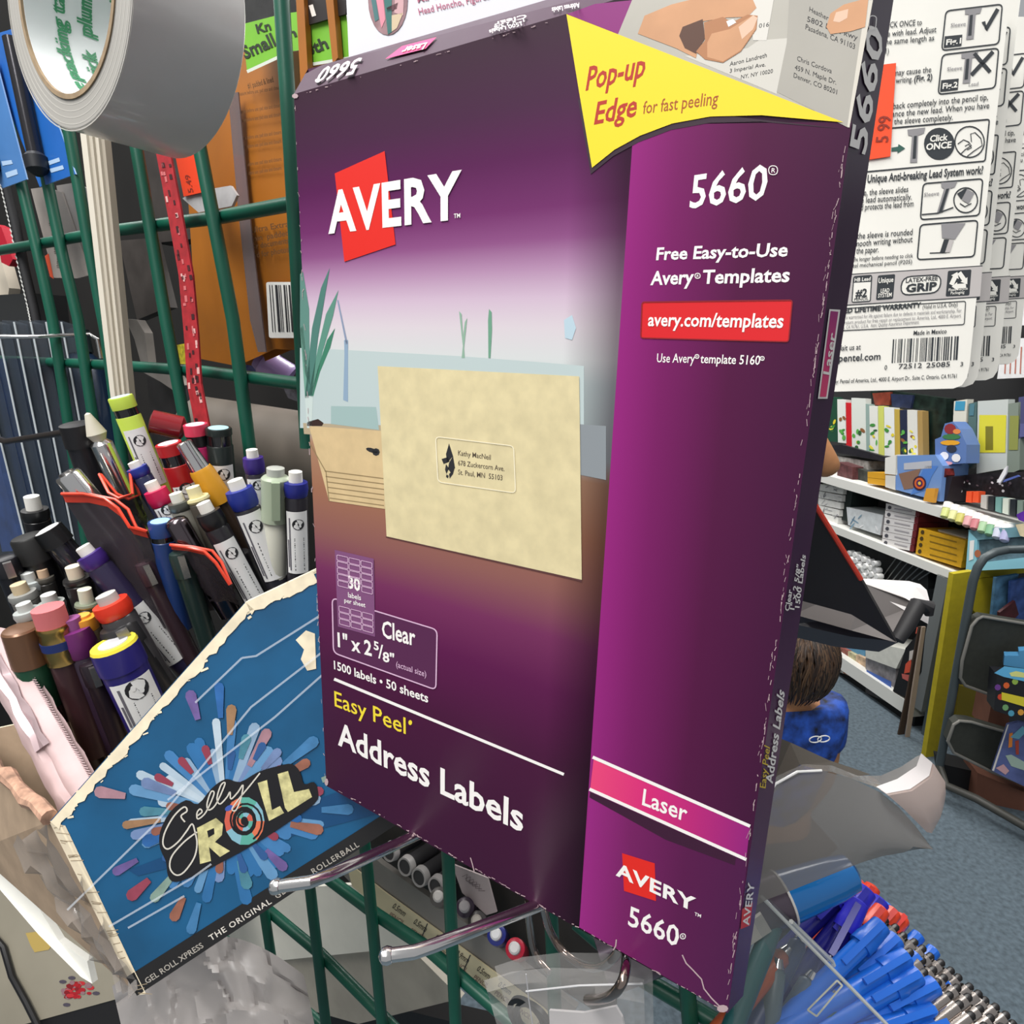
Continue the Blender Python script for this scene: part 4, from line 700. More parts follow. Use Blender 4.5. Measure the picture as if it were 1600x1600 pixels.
slab('pencil_pack', .14, [(440, 600), (500, 612), (500, 640), (450, 622)], mat('#4b4a50', .2, noise=.5, scale=120), 'bit of shiny packaging above the thick grey tube', 'packaging', .004)
# white card above the box
t = thing('backing_card', gp(600, 90, .05), 'white backing card with oval picture, behind the top of the box', 'card'); pl = gpl(.045)
mb = MB(); mb.prism([pl.hit(*p) for p in ((536, -120), (960, -160), (960, 60), (546, 112))], GN * .001, mat('#dcdce4', .5)); mb.build('card_sheet', t, smooth=False)
mb = MB(); mb.ell(pl, 606, 0, 31, 55, mat('#8f6f74', .5, noise=.3, scale=160), 2e-4)
for q, c in (([(586, -10), (596, -30), (602, 30), (596, 44)], '#d98a9c'), ([(600, 0), (612, -10), (612, 50), (606, 54)], '#2f6a66'), ([(618, -20), (632, -30), (630, 24), (616, 20)], '#c9a0a4'), ([(612, 24), (630, 20), (620, 44), (608, 52)], '#cdb99a'), ([(580, 0), (586, -10), (592, 30), (586, 34)], '#3f6f72'), ([(604, 12), (622, 4), (620, 14), (605, 20)], '#5a2f3a')): mb.poly(pl, q, mat(c, .5), 3e-4)
mb.build('oval_picture', t, 'oval colour picture', smooth=False)
mb = MB(); PKT = mat('#b2657f', .6); mb.text(pl, 'Head Honcho, Figures', (655, 23), (765, -2), 10, PKT, .012, 2e-4); mb.text(pl, "Ma' s Big Idea", (653, 4), (740, -16), 10, PKT, .012, 2e-4); mb.build('caption', t, smooth=False)

# ================================================================== BELOW THE BOX
slab('paper_sheet', .19, [(330, 1392), (610, 1380), (640, 1480), (395, 1505), (300, 1500)], mat('#d6d4c8', .7, noise=.06, scale=30), 'off-white sheet lying behind the lower grid wires', 'paper', .004)
slab('shelf_ledge', .195, [(380, 1500), (640, 1480), (720, 1560), (560, 1600), (420, 1560)], mat('#a39d90', .7, noise=.08), 'beige cardboard flap under the off-white sheet', 'cardboard', .006)
slab('dark_bag', .22, [(360, 1500), (560, 1560), (800, 1620), (800, 1700), (300, 1700)], mat('#0d0c0e', .6), 'flat black slab below the beige flap', 'bag', .02)  # flat near-black slab low behind the grid
sh_ = thing('pen_shelf', gp(690, 1500, .13), 'grey slanted pen shelf with yellowed price strip, under the purple box', 'shelf'); pl = gpl(.125)
mb = MB(); mb.prism([pl.hit(*p) for p in ((540, 1300), (596, 1350), (760, 1465), (900, 1575), (870, 1640), (770, 1560), (560, 1392), (520, 1350))], GN * .004, mat('#86827c', .5, noise=.05)); mb.build('shelf_front', sh_, smooth=False)
pl2 = gpl(.1235); mb = MB(); mb.prism([pl2.hit(*p) for p in ((540, 1345), (600, 1393), (720, 1480), (850, 1576), (870, 1600), (850, 1640), (790, 1575), (610, 1435), (550, 1385))], GN * .0008, mat('#d9cda8', .55, noise=.06))
for i in range(8):
    x, y = 612 + i * 33, 1418 + i * 24.5; mb.text(pl2, ('0.5mm', '0.5mm', '0.7mm', '0.9mm')[i % 4], (x, y), (x + 19, y + 14), 9, mat('#4a4238', .6), .012, 2e-4); mb.text(pl2, 'PENCIL', (x - 5, y + 13), (x + 17, y + 28), 7, mat('#8a6a5c', .6), .01, 2e-4)
for x, y in ((668, 1443), (735, 1492)): mb.ribbon(pl2, [(x, y), (x - 12, y + 28)], 1.6, INK, 2e-4)
mb.build('price_strip', sh_, 'yellowed price strip with small sizes printed', smooth=False)
mb = MB(); mb.prism([gp(*p, .150) for p in ((560, 1240), (760, 1240), (960, 1400), (960, 1600), (560, 1340))], GN * .004, mat('#35322f', .6, noise=.2)); mb.build('shelf_back', sh_, smooth=False)
def endcap(px, off, r, c, rimc, lab, cat='marker', nm='marker'):
    t = thing(nm, gpl(off).hit(*px), lab, cat, None); p = gpl(off).hit(*px); d_ = (GN + Vector((0, 0, -.25))).normalized()
    MB().lathe(p, d_, [(0, r * .62), (.0, r * .8), (.004, r * .86), (.03, r * .9)], mat(c, .4), 20).build('barrel', t)
    mb = MB(); ring(mb, p, d_, [(-.0008, r * .72), (-.0008, r * .9), (.004, r), (.004, r * .8)], mat(rimc, .4), 28); mb.build('end_ring', t, 'pale end ring'); return t
for i, (x, y) in enumerate(((608, 1332), (633, 1354), (655, 1371), (681, 1385))):
    endcap((x, y), .118, .0072, '#3a393b', '#aeaaa8', ('first black marker end with grey ring, under the left hook', 'second black marker end from the left hook', 'third black marker end from the left hook', 'fourth black marker end, lowest with a grey ring')[i])
def tipend(px, off, r, cap_, col, lab):
    t = thing('mechanical_pencil', gpl(off).hit(*px), lab, 'pencil', 'pencil ends in the shelf under the box'); p = gpl(off).hit(*px); d_ = ((p - EYE).normalized() + Vector((.12, 0, -.1))).normalized()
    MB().lathe(p, d_, [(0, r * .4), (.001, r * .58), (.006, r * .6)], mat(cap_, .6), 16).build('eraser', t); MB().lathe(p + d_ * .006, d_, [(0, r * .7), (.001, r), (.012, r * 1.05), (.013, r * .9), (.04, r * .9)], mat(col, .3), 16).build('barrel', t)
for px, c, col, lab in (((684, 1400), '#c9c5c0', '#55524f', 'pencil end with pale eraser below the grey ringed markers'), ((725, 1416), '#b9b3b4', '#382b3c', 'pencil end with dark plum collar, above the lower hook'), ((744, 1438), '#aaa49c', '#4b4848', 'pencil end with dim grey collar just above the lower hook'), ((774, 1459), '#d6d6d8', '#27307e', 'pencil end with blue collar below the lower hook'), ((803, 1481), '#cbc8c8', '#b02038', 'pencil end with red collar below the lower hook')):
    tipend(px, .108, .0062, c, col, lab)
slab('price_card', .117, [(706, 1350), (762, 1372), (776, 1425), (760, 1430), (722, 1395)], mat('#a79b9b', .6), 'mauve grey card with scribble behind the middle grid wire', 'card', .001, extra=lambda mb, pl: [mb.ribbon(pl, [(722 + i * 5, 1370 + i * 3), (730 + i * 5, 1366 + i * 4), (728 + i * 5, 1376 + i * 4), (738 + i * 5, 1380 + i * 3)], 1, mat('#6c5f62', .6), 2e-4) for i in range(5)])
# rings and the zip bag
def loop(px, lab):
    mb = MB(); P = [gp(*p) for p in px]; Q = []
    for a, b_, c, d_ in zip([P[0]] + P[:-2], P[:-1], P[1:], P[2:] + [P[-1]]):
        for s_ in range(6):
            u = s_ / 6; Q.append(.5 * ((2 * b_) + (c - a) * u + (2 * a - 5 * b_ + 4 * c - d_) * u * u + (3 * b_ - a - 3 * c + d_) * u ** 3))
    mb.tube(Q + [P[-1]], .0017, mat('#a08f86', .15, 1), 10); return mb.build('wire_loop', None, lab, 'wire loop')
loop([(826, 1405, .02), (827, 1440, .035), (832, 1475, .04), (842, 1500, .04), (858, 1520, .038)], 'left thin wire loop above the zip bag')
loop([(848, 1412, .02), (858, 1450, .03), (878, 1485, .032), (910, 1508, .030), (940, 1510, .024), (962, 1492, .016), (967, 1478, .010)], 'wide wire loop above the zip bag')
loop([(977, 1488, .012), (978, 1510, -.004), (972, 1535, -.010), (958, 1553, -.010), (938, 1561, -.004), (918, 1562, .004)], 'wire hook going through the zip bag hole')
zb = thing('zip_bag', gp(880, 1600, .01), 'clear zip bag with white paper, hanging under the purple box', 'bag'); pl = gpl(.008)
BAG = mat('#b9b7b5', .12, alpha=.32, coat=.5)
rows = []; rd = random.Random(4)
tp, bt_ = [(756, 1532), (800, 1518), (860, 1512), (930, 1514), (975, 1522), (1006, 1530)], [(805, 1700), (840, 1700), (880, 1700), (930, 1700), (980, 1700), (1010, 1700)]
for j in range(10): rows.append([pl.hit(a[0] + (c[0] - a[0]) * j / 9, a[1] + (c[1] - a[1]) * j / 9, rd.uniform(-.003, .003)) for a, c in zip(tp, bt_)])
MB().grid(rows, BAG).grid([[p + GN * .008 for p in r] for r in rows], BAG).build('film', zb)
mb = MB(); mb.tube([pl.hit(822, 1549, .004), pl.hit(905, 1540, .004), pl.hit(1004, 1537, .004)], .00035, mat('#c4c4c6', .3), 6); mb.tube([pl.hit(822, 1522, .004), pl.hit(826, 1560, .004), pl.hit(838, 1640, .004)], .00025, mat('#b5b5b8', .3), 6); mb.build('zip_seal', zb)
mb = MB(); mb.prism([pl.hit(*p, -.002) for p in ((858, 1579), (912, 1583), (962, 1573), (972, 1590), (990, 1680), (862, 1690))], GN * .001, mat('#d8d3d4', .6, noise=.06)); mb.build('paper_insert', zb, 'white paper insert', smooth=False)
for i in range(2):
    c = pl.hit(824 + i * 10, 1592 + i * 6, -.003); mb = MB(); ring(mb, c, GN, [(-.001, .0075), (-.001, .0095), (.001, .0095), (.001, .0075)], BLACK, 28); mb.build('rubber_ring', zb, 'black rubber ring')
# lower left: cabinet, cable, cord, papers, crumpled bag
cb = thing('storage_cabinet', at(60, 1700, .62), 'cream metal storage cabinet below the blue pen tray', 'cabinet'); CABP = Plane(at(0, 1400, .62), at(200, 1400, .60), at(0, 1600, .60)); CN = -CABP.n
CABM = mat('#8d8778', .55, noise=.1, scale=12)
mb = MB(); mb.prism([CABP.hit(*p) for p in ((-300, 1290), (240, 1290), (240, 1545), (70, 1592), (-300, 1690))], CN * .04, CABM); mb.build('cabinet_door', cb, smooth=False)
mb = MB(); mb.prism([CABP.hit(*p, -.001) for p in ((-300, 1690), (70, 1592), (240, 1545), (260, 1640), (-100, 1800))], CN * .04, mat('#161517', .5)); mb.build('base_plinth', cb, 'black base', smooth=False)
mb = MB(); mb.poly(CABP, [(40, 1458), (62, 1455), (80, 1478), (76, 1484), (54, 1488), (48, 1478)], mat('#b39a55', .6), 4e-4); mb.build('tape_patch', cb, 'yellowish tape patch', smooth=False)
mb = MB(); rd = random.Random(2)
for i in range(40):
    a, r = rd.random() * 6.28, rd.random() ** .5; mb.ell(CABP, 121 + 24 * r * math.cos(a), 1548 + 14 * r * math.sin(a), rd.uniform(3, 7), rd.uniform(2, 4), mat(rd.choice(['#a01822', '#7c141c', '#b52a30', '#8a6a70']), .5), 4e-4 + i * 1e-5, 7)
for x, y in ((98, 1534), (112, 1528), (150, 1552), (104, 1570)): mb.ell(CABP, x, y, 6, 3, mat('#4a4450', .5), 5e-4, 8)
mb.build('sticker', cb, 'red floral sticker', smooth=False)
MB().tube([CABP.hit(-30, 1440, .004), CABP.hit(5, 1480, .004), CABP.hit(18, 1525, .004), CABP.hit(40, 1565, .004), CABP.hit(70, 1625, .004)], .0028, BLACK, 8).build('power_cable', None, 'thin black cable running down the cream cabinet', 'cable')
pp = Plane(at(0, 1360, .40), at(145, 1535, .36), at(60, 1380, .40))
mb = MB(); pts = [at(-40, 1330, .405), at(8, 1345, .40), at(26, 1362, .395), at(92, 1470, .375), at(136, 1502, .362), at(144, 1537, .36), at(126, 1526, .362), at(60, 1460, .378), at(0, 1390, .398), at(-40, 1370, .41)]
mb.prism(pts, wdir(.2, .1, 1).normalized() * .004, mat('#efeee6', .75, noise=.03)); mb.build('folded_paper', None, 'bright white folded paper wedge left of the blue tray', 'paper', smooth=False)
mb = MB(); mb.prism([at(-20, 1312, .41), at(4, 1322, .41), at(24, 1358, .41), at(10, 1345, .41), at(-20, 1338, .41)], wdir(0, 0, .006), mat('#a3341c', .5)); mb.build('rust_card', None, 'rust red card corner above the folded paper', 'card', smooth=False)
mb = MB(); rd = random.Random(6); rows = []
for j in range(14):
    l, r_ = at(10 + j * 13.4, 1322 + j * 17.8, .325 - j * .0018), at(74 + j * 10.6, 1292 + j * 20.5, .2955); rows.append([l.lerp(r_, i / 6) + wdir(rd.uniform(-.002, .002), rd.uniform(-.002, .002), .003 + rd.uniform(-.004, .004)) for i in range(7)])
mb.grid(rows, mat('#8f8984', .2, alpha=.5, coat=.4)); mb.build('plastic_wrap', None, 'crinkled smoky plastic wrap along the tray left end', 'plastic wrap', smooth=True)
rows = []; rd = random.Random(12); seeds = [(rd.random(), rd.random(), rd.uniform(-.012, .012), rd.uniform(-.05, .05), rd.uniform(-.05, .05)) for _ in range(34)]
for j in range(40):
    rows.append([])
    for i in range(56):
        u, v = i / 55, j / 39; x, y = 195 + 300 * u + 40 * (v - .5), 1612 - 150 * (1 - v) * (.35 + .65 * math.sin(math.pi * (u * .82 + .06))) + 100 * v
        ds = sorted(((u - a) ** 2 * 2.2 + (v - b_) ** 2, z_ + (u - a) * gx + (v - b_) * gy) for a, b_, z_, gx, gy in seeds)[:2]; w_ = min(1, (ds[1][0] - ds[0][0]) * 60)
        rows[-1].append(at(x, y, .455 - .03 * math.sin(math.pi * u) - .05 * v + ds[0][1] * w_ * .5 + (1 - w_) * .25 * (ds[0][1] + ds[1][1]) + (1 - w_) * .003))
mb = MB(); mb.grid(rows, mat('#a8a3a1', .4, noise=.05)); mb.build('crumpled_bag', None, 'crumpled white plastic bag at the bottom under the blue tray', 'bag', smooth=True)

# ================================================================== RIGHT: HANGING PENCIL CARDS
CP = Plane(at(1200, 612, .365), at(1508, 604, .36), at(1578, 0, .372))
K6, K7 = k(1240, 0, 4.444), k(1240, 340, 4.444)
def up_(bl, h): return (bl[0] + .10 * h, bl[1] - h)
pc = thing('pencil_card', CP.hit(1350, 600), 'front white pencil pack card with instructions and barcode, right of the purple box', 'card', 'hanging pencil pack cards')
CARD, PI, GRY, LGR = mat('#e9e7df', .5, noise=.02), mat('#2c3136', .6), mat('#8c8a8c', .6), mat('#b9b4b2', .6)
mb = MB(); o_ = [(1190, -60), (1586, -60), (1578, 0), (1540, 330), (1515, 570), (1511, 590), (1503, 602), (1490, 607), (1300, 612), (1190, 612)]
mb.prism([CP.hit(*p) for p in o_], -CP.n * .0008, CARD)
def T(t, bl, br, h, m=PI, bold=.008, kk=K6):
    a, c = kk(*bl), kk(*br); mb.text(CP, t, a, c, up_(a, h / 4.444), m, bold, 5e-4)
T('CLICK ONCE to', (610, 195), (890, 172), 40); T('sleeve with lead. Adjust', (560, 262), (990, 222), 40); T('to the same length as', (565, 315), (975, 280), 40); T('(Fig. 1)', (560, 385), (660, 372), 40)
T('may cause the', (695, 525), (955, 500), 40); T('during writing. ', (600, 590), (825, 566), 40); T('(Fig. 2)', (835, 568), (962, 553), 42, PI, .03)
T('lead is back completely into the pencil tip,', (560, 768), (1350, 693), 42); T('to advance the new lead. When you have', (560, 822), (1358, 750), 42); T('retract the sleeve completely.', (560, 872), (1105, 832), 42)
T('Unique Anti-breaking Lead System work?', (510, 1268), (1315, 1205), 54, PI, .026); T('time, the sleeve slides', (430, 1362), (795, 1332), 42); T('the lead automatically.', (430, 1412), (820, 1385), 42); T('and protects the lead from', (430, 1462), (832, 1432), 42)
def box_(q, kk=K6, wd=2.2, fill=None): mb.rrect(CP, [kk(*p) for p in q], PI, wd, 2e-4, .12, fill)
def pg(q, m, lift=3e-4, kk=K6): mb.poly(CP, [kk(*p) for p in q], m, lift)
for y0, n_ in ((0, 1), (305, 2)):
    dx = -25 if n_ == 2 else 0
    box_([(1058 + dx, 75 + y0), (1450 + dx, 28 + y0), (1425 + dx, 305 + y0), (1028 + dx, 350 + y0)])
    pg([(1190 + dx, 68 + y0), (1308 + dx, 55 + y0), (1295 + dx, 92 + y0), (1265 + dx, 98 + y0), (1250 + dx, 270 + y0), (1198 + dx, 276 + y0), (1215 + dx, 100 + y0), (1190 + dx, 100 + y0)], GRY); pg([(1225 + dx, 105 + y0), (1245 + dx, 102 + y0), (1235 + dx, 245 + y0), (1212 + dx, 248 + y0)], PI, 4e-4)
    pg([(1050 + dx, 252 + y0), (1172 + dx, 240 + y0), (1165 + dx, 318 + y0), (1042 + dx, 332 + y0)], PI, 3e-4); T('Fig.%d' % n_, (1058 + dx, 312 + y0), (1162 + dx, 300 + y0), 38, CARD, .03); T('Sleeve', (1090 + dx, 188 + y0), (1195 + dx, 176 + y0), 26, GRY, .012)
mb.ribbon(CP, [K6(1318, 150), K6(1335, 205), K6(1418, 62)], 6, PI, 4e-4); mb.ribbon(CP, [K6(1255, 370), K6(1365, 500)], 6, PI, 4e-4); mb.ribbon(CP, [K6(1385, 358), K6(1235, 520)], 6, PI, 4e-4); T('Lead', (1215, 598), (1282, 592), 26, GRY)
mb.ribbon(CP, [K6(500, 905), K6(1340, 830)], 2.2, PI); mb.rrect(CP, [K6(500, 905), K6(1360, 828), K6(1330, 1118), K6(480, 1195)], PI, 2.2, 2e-4, .06); 
pg([(790, 900), (915, 885), (905, 925), (865, 940), (858, 1128), (808, 1130), (822, 945), (795, 940)], GRY); pg([(836, 945), (856, 942), (848, 1100), (826, 1102)], PI, 4e-4); pg([(680, 1025), (725, 1018), (728, 1000), (775, 1030), (720, 1065), (722, 1048), (680, 1052)], mat('#2f5a50', .6))
mb.ell(CP, *K6(1012, 998), 24, 25, PI, 3e-4); T('Click', (945, 985), (1070, 972), 44, CARD, .03); T('ONCE', (918, 1042), (1095, 1025), 44, CARD, .035)
def circ(x, y, r, wd=2): mb.ribbon(CP, [(K6(x, y)[0] + r * math.cos(i * math.pi / 14), K6(x, y)[1] + r * 1.05 * math.sin(i * math.pi / 14)) for i in range(28)], wd, PI, 3e-4, True)
circ(1222, 985, 23); mb.ribbon(CP, [K6(1140, 1000), K6(1180, 970), K6(1215, 985), K6(1235, 1010), K6(1190, 1040), K6(1160, 1070)], 1.5, PI, 3e-4); mb.ribbon(CP, [K6(1235, 985), K6(1230, 930), K6(1260, 920), K6(1300, 960), K6(1310, 1010), K6(1250, 1050), K6(1205, 1085)], 1.5, PI, 3e-4); mb.ribbon(CP, [K6(1190, 1015), K6(1215, 1000), K6(1235, 1025), K6(1205, 1040)], 1.5, PI, 3e-4)
box_([(900, 1275), (1315, 1240), (1290, 1495), (880, 1525)]); pg([(1025, 1265), (1140, 1255), (1118, 1300), (1085, 1310), (1035, 1475), (995, 1478), (1045, 1310), (1025, 1300)], GRY); pg([(1060, 1312), (1080, 1308), (1030, 1470), (1008, 1472)], PI, 4e-4); circ(1195, 1390, 18.5); pg([(1135, 1345), (1190, 1310), (1205, 1312), (1165, 1385)], PI, 4e-4); pg([(1205, 1312), (1255, 1340), (1215, 1415), (1168, 1388)], GRY, 4e-4); mb.ribbon(CP, [K6(1155, 1412), K6(1190, 1435), K6(1235, 1412)], 1.6, PI, 4e-4); mb.ribbon(CP, [K6(890, 1490), K6(1000, 1480), K6(1110, 1440)], 2, PI, 4e-4); T('Sleeve', (905, 1365), (1010, 1352), 26, GRY, .012)
T('tip of the sleeve is rounded', (330, 155), (825, 118), 42, PI, .008, K7); T('for smooth writing without', (340, 208), (825, 168), 42, PI, .008, K7); T('ripping the paper.', (320, 256), (590, 240), 42, PI, .008, K7); T('writes 3x longer before needing to click', (330, 310), (828, 275), 28, PI, .006, K7); T('a Pentel mechanical pencil (P205)', (330, 352), (822, 318), 28, PI, .006, K7)
box_([(880, 50), (1280, 18), (1255, 270), (858, 292)], K7); pg([(1025, 42), (1195, 38), (1120, 152), (1030, 142)], GRY, 3e-4, K7); pg([(1045, 150), (1080, 152), (1050, 242), (1015, 245)], PI, 4e-4, K7); pg([(1080, 152), (1112, 155), (1085, 240), (1052, 242)], LGR, 4e-4, K7); mb.ribbon(CP, [K7(945, 246), K7(1060, 242)], 1.6, PI, 3e-4)
pg([(330, 398), (1312, 335), (1295, 550), (300, 612)], LGR, 1.6e-4, K7); mb.ribbon(CP, [K7(330, 398), K7(1312, 335)], 1.4, PI, 2e-4); mb.ribbon(CP, [K7(300, 612), K7(1295, 550)], 1.4, PI, 2e-4)
mb.rrect(CP, [K7(*p) for p in ((418, 410), (543, 400), (532, 580), (405, 588))], PI, 1.6, 2.5e-4, .1, CARD); pg([(418, 412), (540, 403), (536, 445), (414, 452)], PI, 3.5e-4, K7); T('HB Lead', (422, 446), (534, 436), 26, CARD, .02, K7); T('#2', (428, 555), (508, 548), 56, PI, .03, K7); T('PENCIL', (420, 578), (520, 570), 18, PI, .01, K7)
mb.rrect(CP, [K7(*p) for p in ((585, 402), (706, 392), (690, 565), (572, 574))], None, 0, 2.5e-4, .1, PI); T('Unique', (588, 455), (692, 446), 36, CARD, .02, K7); T('LEAD', (604, 522), (664, 517), 28, CARD, .02, K7); T('SYSTEM', (585, 556), (680, 548), 28, CARD, .02, K7)
mb.rrect(CP, [K7(*p) for p in ((755, 412), (1030, 395), (1012, 520), (740, 540))], PI, 2, 2.5e-4, .5, CARD); T('LATEX-FREE', (778, 452), (1000, 434), 30, PI, .02, K7); T('GRIP', (778, 518), (992, 500), 54, PI, .04, K7)
mb.rrect(CP, [K7(*p) for p in ((1072, 370), (1235, 360), (1220, 540), (1056, 548))], None, 0, 2.5e-4, .06, PI)
for a in (0, 1, 2):
    c = Vector(K7(1147, 440)); A_, B_ = [c + Vector((math.cos(z), math.sin(z))) * 16 for z in (a * 2.094 - 1.65, a * 2.094 + .444)]; d_ = (B_ - A_).normalized(); n_ = Vector((-d_.y, d_.x))
    mb.ribbon(CP, [A_.lerp(B_, .12), A_.lerp(B_, .62)], 7, CARD, 3.5e-4); e_ = A_.lerp(B_, .6); mb.poly(CP, [e_ + n_ * 6.5, e_ - n_ * 6.5, e_ + d_ * 9], CARD, 3.6e-4)
T('Please Recycle', (1075, 512), (1208, 500), 20, CARD, .01, K7); T('Packaging', (1090, 534), (1185, 526), 20, CARD, .01, K7)
T('LIMITED LIFETIME WARRANTY', (240, 672), (885, 622), 34, PI, .04, K7); T('(Valid in U.S.A. Only)', (895, 634), (1138, 615), 28, PI, .006, K7)
for i, t_ in enumerate(('product is warranted for life against failure due to defects in materials and workmanship. For', 'claims, return product for free repair or replacement to: America, Ltd., 4000 E. Airport', 'Ontario, CA 91761, U.S.A.  Attn: Quality Assurance Department')): T(t_, (280, 708 + i * 35), ((1165, 1162, 870)[i], (655, 690, 735)[i]), 24, GRY, .006, K7)
mb.rrect(CP, [K7(*p) for p in ((200, 640), (1195, 580), (1185, 742), (200, 792))], PI, 1.4, 2e-4, .1)
T('Made in Mexico', (832, 815), (1062, 802), 30, PI, .014, K7); T('Visit us at', (300, 925), (465, 915), 38, PI, .01, K7); T('pentel.com', (312, 1000), (602, 985), 48, PI, .016, K7)
mb.bars(CP, K7(690, 845), K7(1162, 822), K7(680, 1010), 30, PI, 2e-4, 5); T('0', (630, 1056), (648, 1055), 32, PI, .01, K7); T('72512', (728, 1050), (890, 1042), 34, PI, .01, K7); T('25085', (920, 1042), (1085, 1033), 34, PI, .01, K7); T('3', (1158, 1032), (1176, 1031), 30, PI, .01, K7)
T('Distributed by: Pentel of America, Ltd., 4000 E. Airport Dr., Suite C, Ontario, CA 91761', (150, 1158), (1132, 1112), 28, PI, .008, K7)
mb.build('printed_card', pc, smooth=False)
off = at(1520, 598, .385) - at(1503, 600, .36)
for i, (s_, lab) in enumerate(((off, 'second pencil pack card, just peeking out behind the front card'), (at(1556, 588, .425) - at(1508, 600, .36), 'third pencil pack card, sticking out right of the front ones'), (at(1600, 470, .50) - at(1524, 470, .36), 'last pencil pack card, cut by the right frame edge'))): dup(pc, s_, lab)
mb = MB(); PS = mat('#ee4f26', .5); s0 = [K6(620, 448), K6(712, 437), K6(672, 1085), K6(520, 1108), K6(560, 700)]
mb.prism([CP.hit(x, y, .0012) for x, y in s0], -CP.n * .0006, PS); a = K6(660, 985)
mb.text(CP, '5 99', K6(655, 985), K6(678, 800), K6(568, 992), mat('#8f2a18', .6), .012, 1.5e-3); mb.build('price_sticker', pc, 'orange price sticker reading 5 99', smooth=False)

# black folder, grey tray, clouded sheet
t = thing('black_folder', at(1300, 980, .34), 'black folder leaning with thin red edge, right of the purple box', 'folder'); FPl = Plane(at(1272, 790, .30), at(1398, 1003, .33), at(1200, 930, .34))
mb = MB(); mb.prism([FPl.hit(*p) for p in ((1180, 640), (1272, 792), (1345, 905), (1400, 1003), (1330, 960), (1250, 938), (1180, 930))], -FPl.n * .004, mat('#191719', .55)); mb.build('folder_cover', t, smooth=False)
mb = MB(); mb.tube([FPl.hit(1268, 780), FPl.hit(1345, 905)], .0012, mat('#d8412c', .4), 8); mb.build('red_edge', t, 'red edge', smooth=True)
t = thing('display_bin', at(1350, 990, .36), 'grey plastic display bin behind the black folder', 'bin')
mb = MB(); mb.prism([at(*p) for p in ((1230, 928, .40), (1350, 912, .37), (1415, 935, .36), (1432, 945, .36), (1400, 1004, .35), (1330, 985, .37), (1240, 960, .40))], wdir(.004, -.002, .02), mat('#6f6a68', .3, coat=.3)); mb.build('bin_side', t, smooth=False)
mb = MB(); mb.prism([at(*p) for p in ((1345, 912, .372), (1430, 917, .365), (1448, 922, .362), (1454, 945, .36), (1450, 975, .358), (1420, 958, .36))], wdir(.004, -.002, .012), mat('#dcd8d6', .4)); mb.build('pale_corner', t, 'pale plastic corner', smooth=False)
mb = MB(); mb.tube([at(1402, 1000, .345), at(1418, 975, .346), at(1434, 945, .348), at(1450, 948, .35), at(1452, 962, .35)], [.0035, .0042, .0045, .004, .002], mat('#1d1c1e', .6, noise=.2), 10); mb.build('corner_tape', t, 'black tape on the corner')
mb = MB(); mb.prism([at(*p) for p in ((1225, 935, .41), (1330, 965, .385), (1405, 1003, .36), (1330, 995, .38), (1240, 975, .41))], wdir(0, .01, .02), mat('#3f3e48', .3)); mb.build('bin_floor', t, smooth=False)
t = thing('plastic_sheet', at(1280, 1400, .30), 'clouded grey plastic sheet with curled lip, right of the purple box', 'plastic sheet')
Pf = lambda x, y, d: at(x, y, d)
top = [(1150, 1320, .275), (1180, 1268, .28), (1212, 1225, .285), (1246, 1206, .288), (1284, 1204, .288), (1330, 1216, .288), (1375, 1238, .288), (1405, 1262, .286), (1430, 1290, .284), (1450, 1318, .282)]
bot = [(1150, 1470, .262), (1172, 1420, .264), (1200, 1405, .266), (1235, 1392, .268), (1270, 1378, .270), (1310, 1362, .272), (1345, 1348, .274), (1378, 1338, .276), (1412, 1332, .278), (1447, 1322, .281)]
rows = [[Pf(*a).lerp(Pf(*c), j / 8) + wdir(0, 0, -.004 * math.sin(math.pi * j / 8)) for a, c in zip(top, bot)] for j in range(9)]
mb = MB(); mb.grid(rows, mat('#6b6865', .25, alpha=.84, coat=.3)); mb.build('front_sheet', t, smooth=True)
back = [(1150, 1300, .31), (1180, 1250, .31), (1215, 1212, .31), (1255, 1194, .31), (1300, 1196, .31), (1340, 1212, .31), (1376, 1212, .305), (1408, 1198, .30), (1432, 1182, .298), (1442, 1178, .297)]
rim = [(1170, 1310, .28), (1190, 1262, .28), (1225, 1222, .285), (1262, 1204, .288), (1300, 1206, .288), (1345, 1222, .288), (1385, 1236, .288), (1420, 1220, .288), (1445, 1205, .288), (1458, 1200, .288)]
mb = MB(); mb.grid([[Pf(*a).lerp(Pf(*c), j / 4) for a, c in zip(back, rim)] for j in range(5)], mat('#8f8b87', .2, alpha=.75, coat=.3)); mb.build('back_sheet', t, smooth=True)
lip = [[(1372, 1232, .289), (1405, 1220, .289), (1435, 1200, .289), (1442, 1180, .289)], [(1388, 1243, .284), (1425, 1236, .281), (1455, 1215, .280), (1460, 1195, .281)], [(1410, 1262, .284), (1440, 1262, .279), (1468, 1248, .279), (1477, 1222, .281)], [(1430, 1282, .284), (1452, 1288, .281), (1470, 1276, .281), (1478, 1240, .283)], [(1448, 1300, .284), (1456, 1302, .283), (1466, 1284, .284), (1476, 1256, .286)]]
mb = MB(); mb.grid([[Pf(*p) for p in r] for r in lip], mat('#b9a69e', .25, alpha=.9, coat=.4)); mb.grid([[Pf(x - 3, y - 3, d + .001) for x, y, d in r] for r in lip[:2]], mat('#e4dfde', .3)); mb.build('curled_lip', t, 'pale curled lip', smooth=True)
mb = MB(); mb.tube([Pf(x, y, d - .0003) for x, y, d in top[1:5]], .0006, mat('#f0f0ee', .2), 6); mb.build('bright_edge', t)
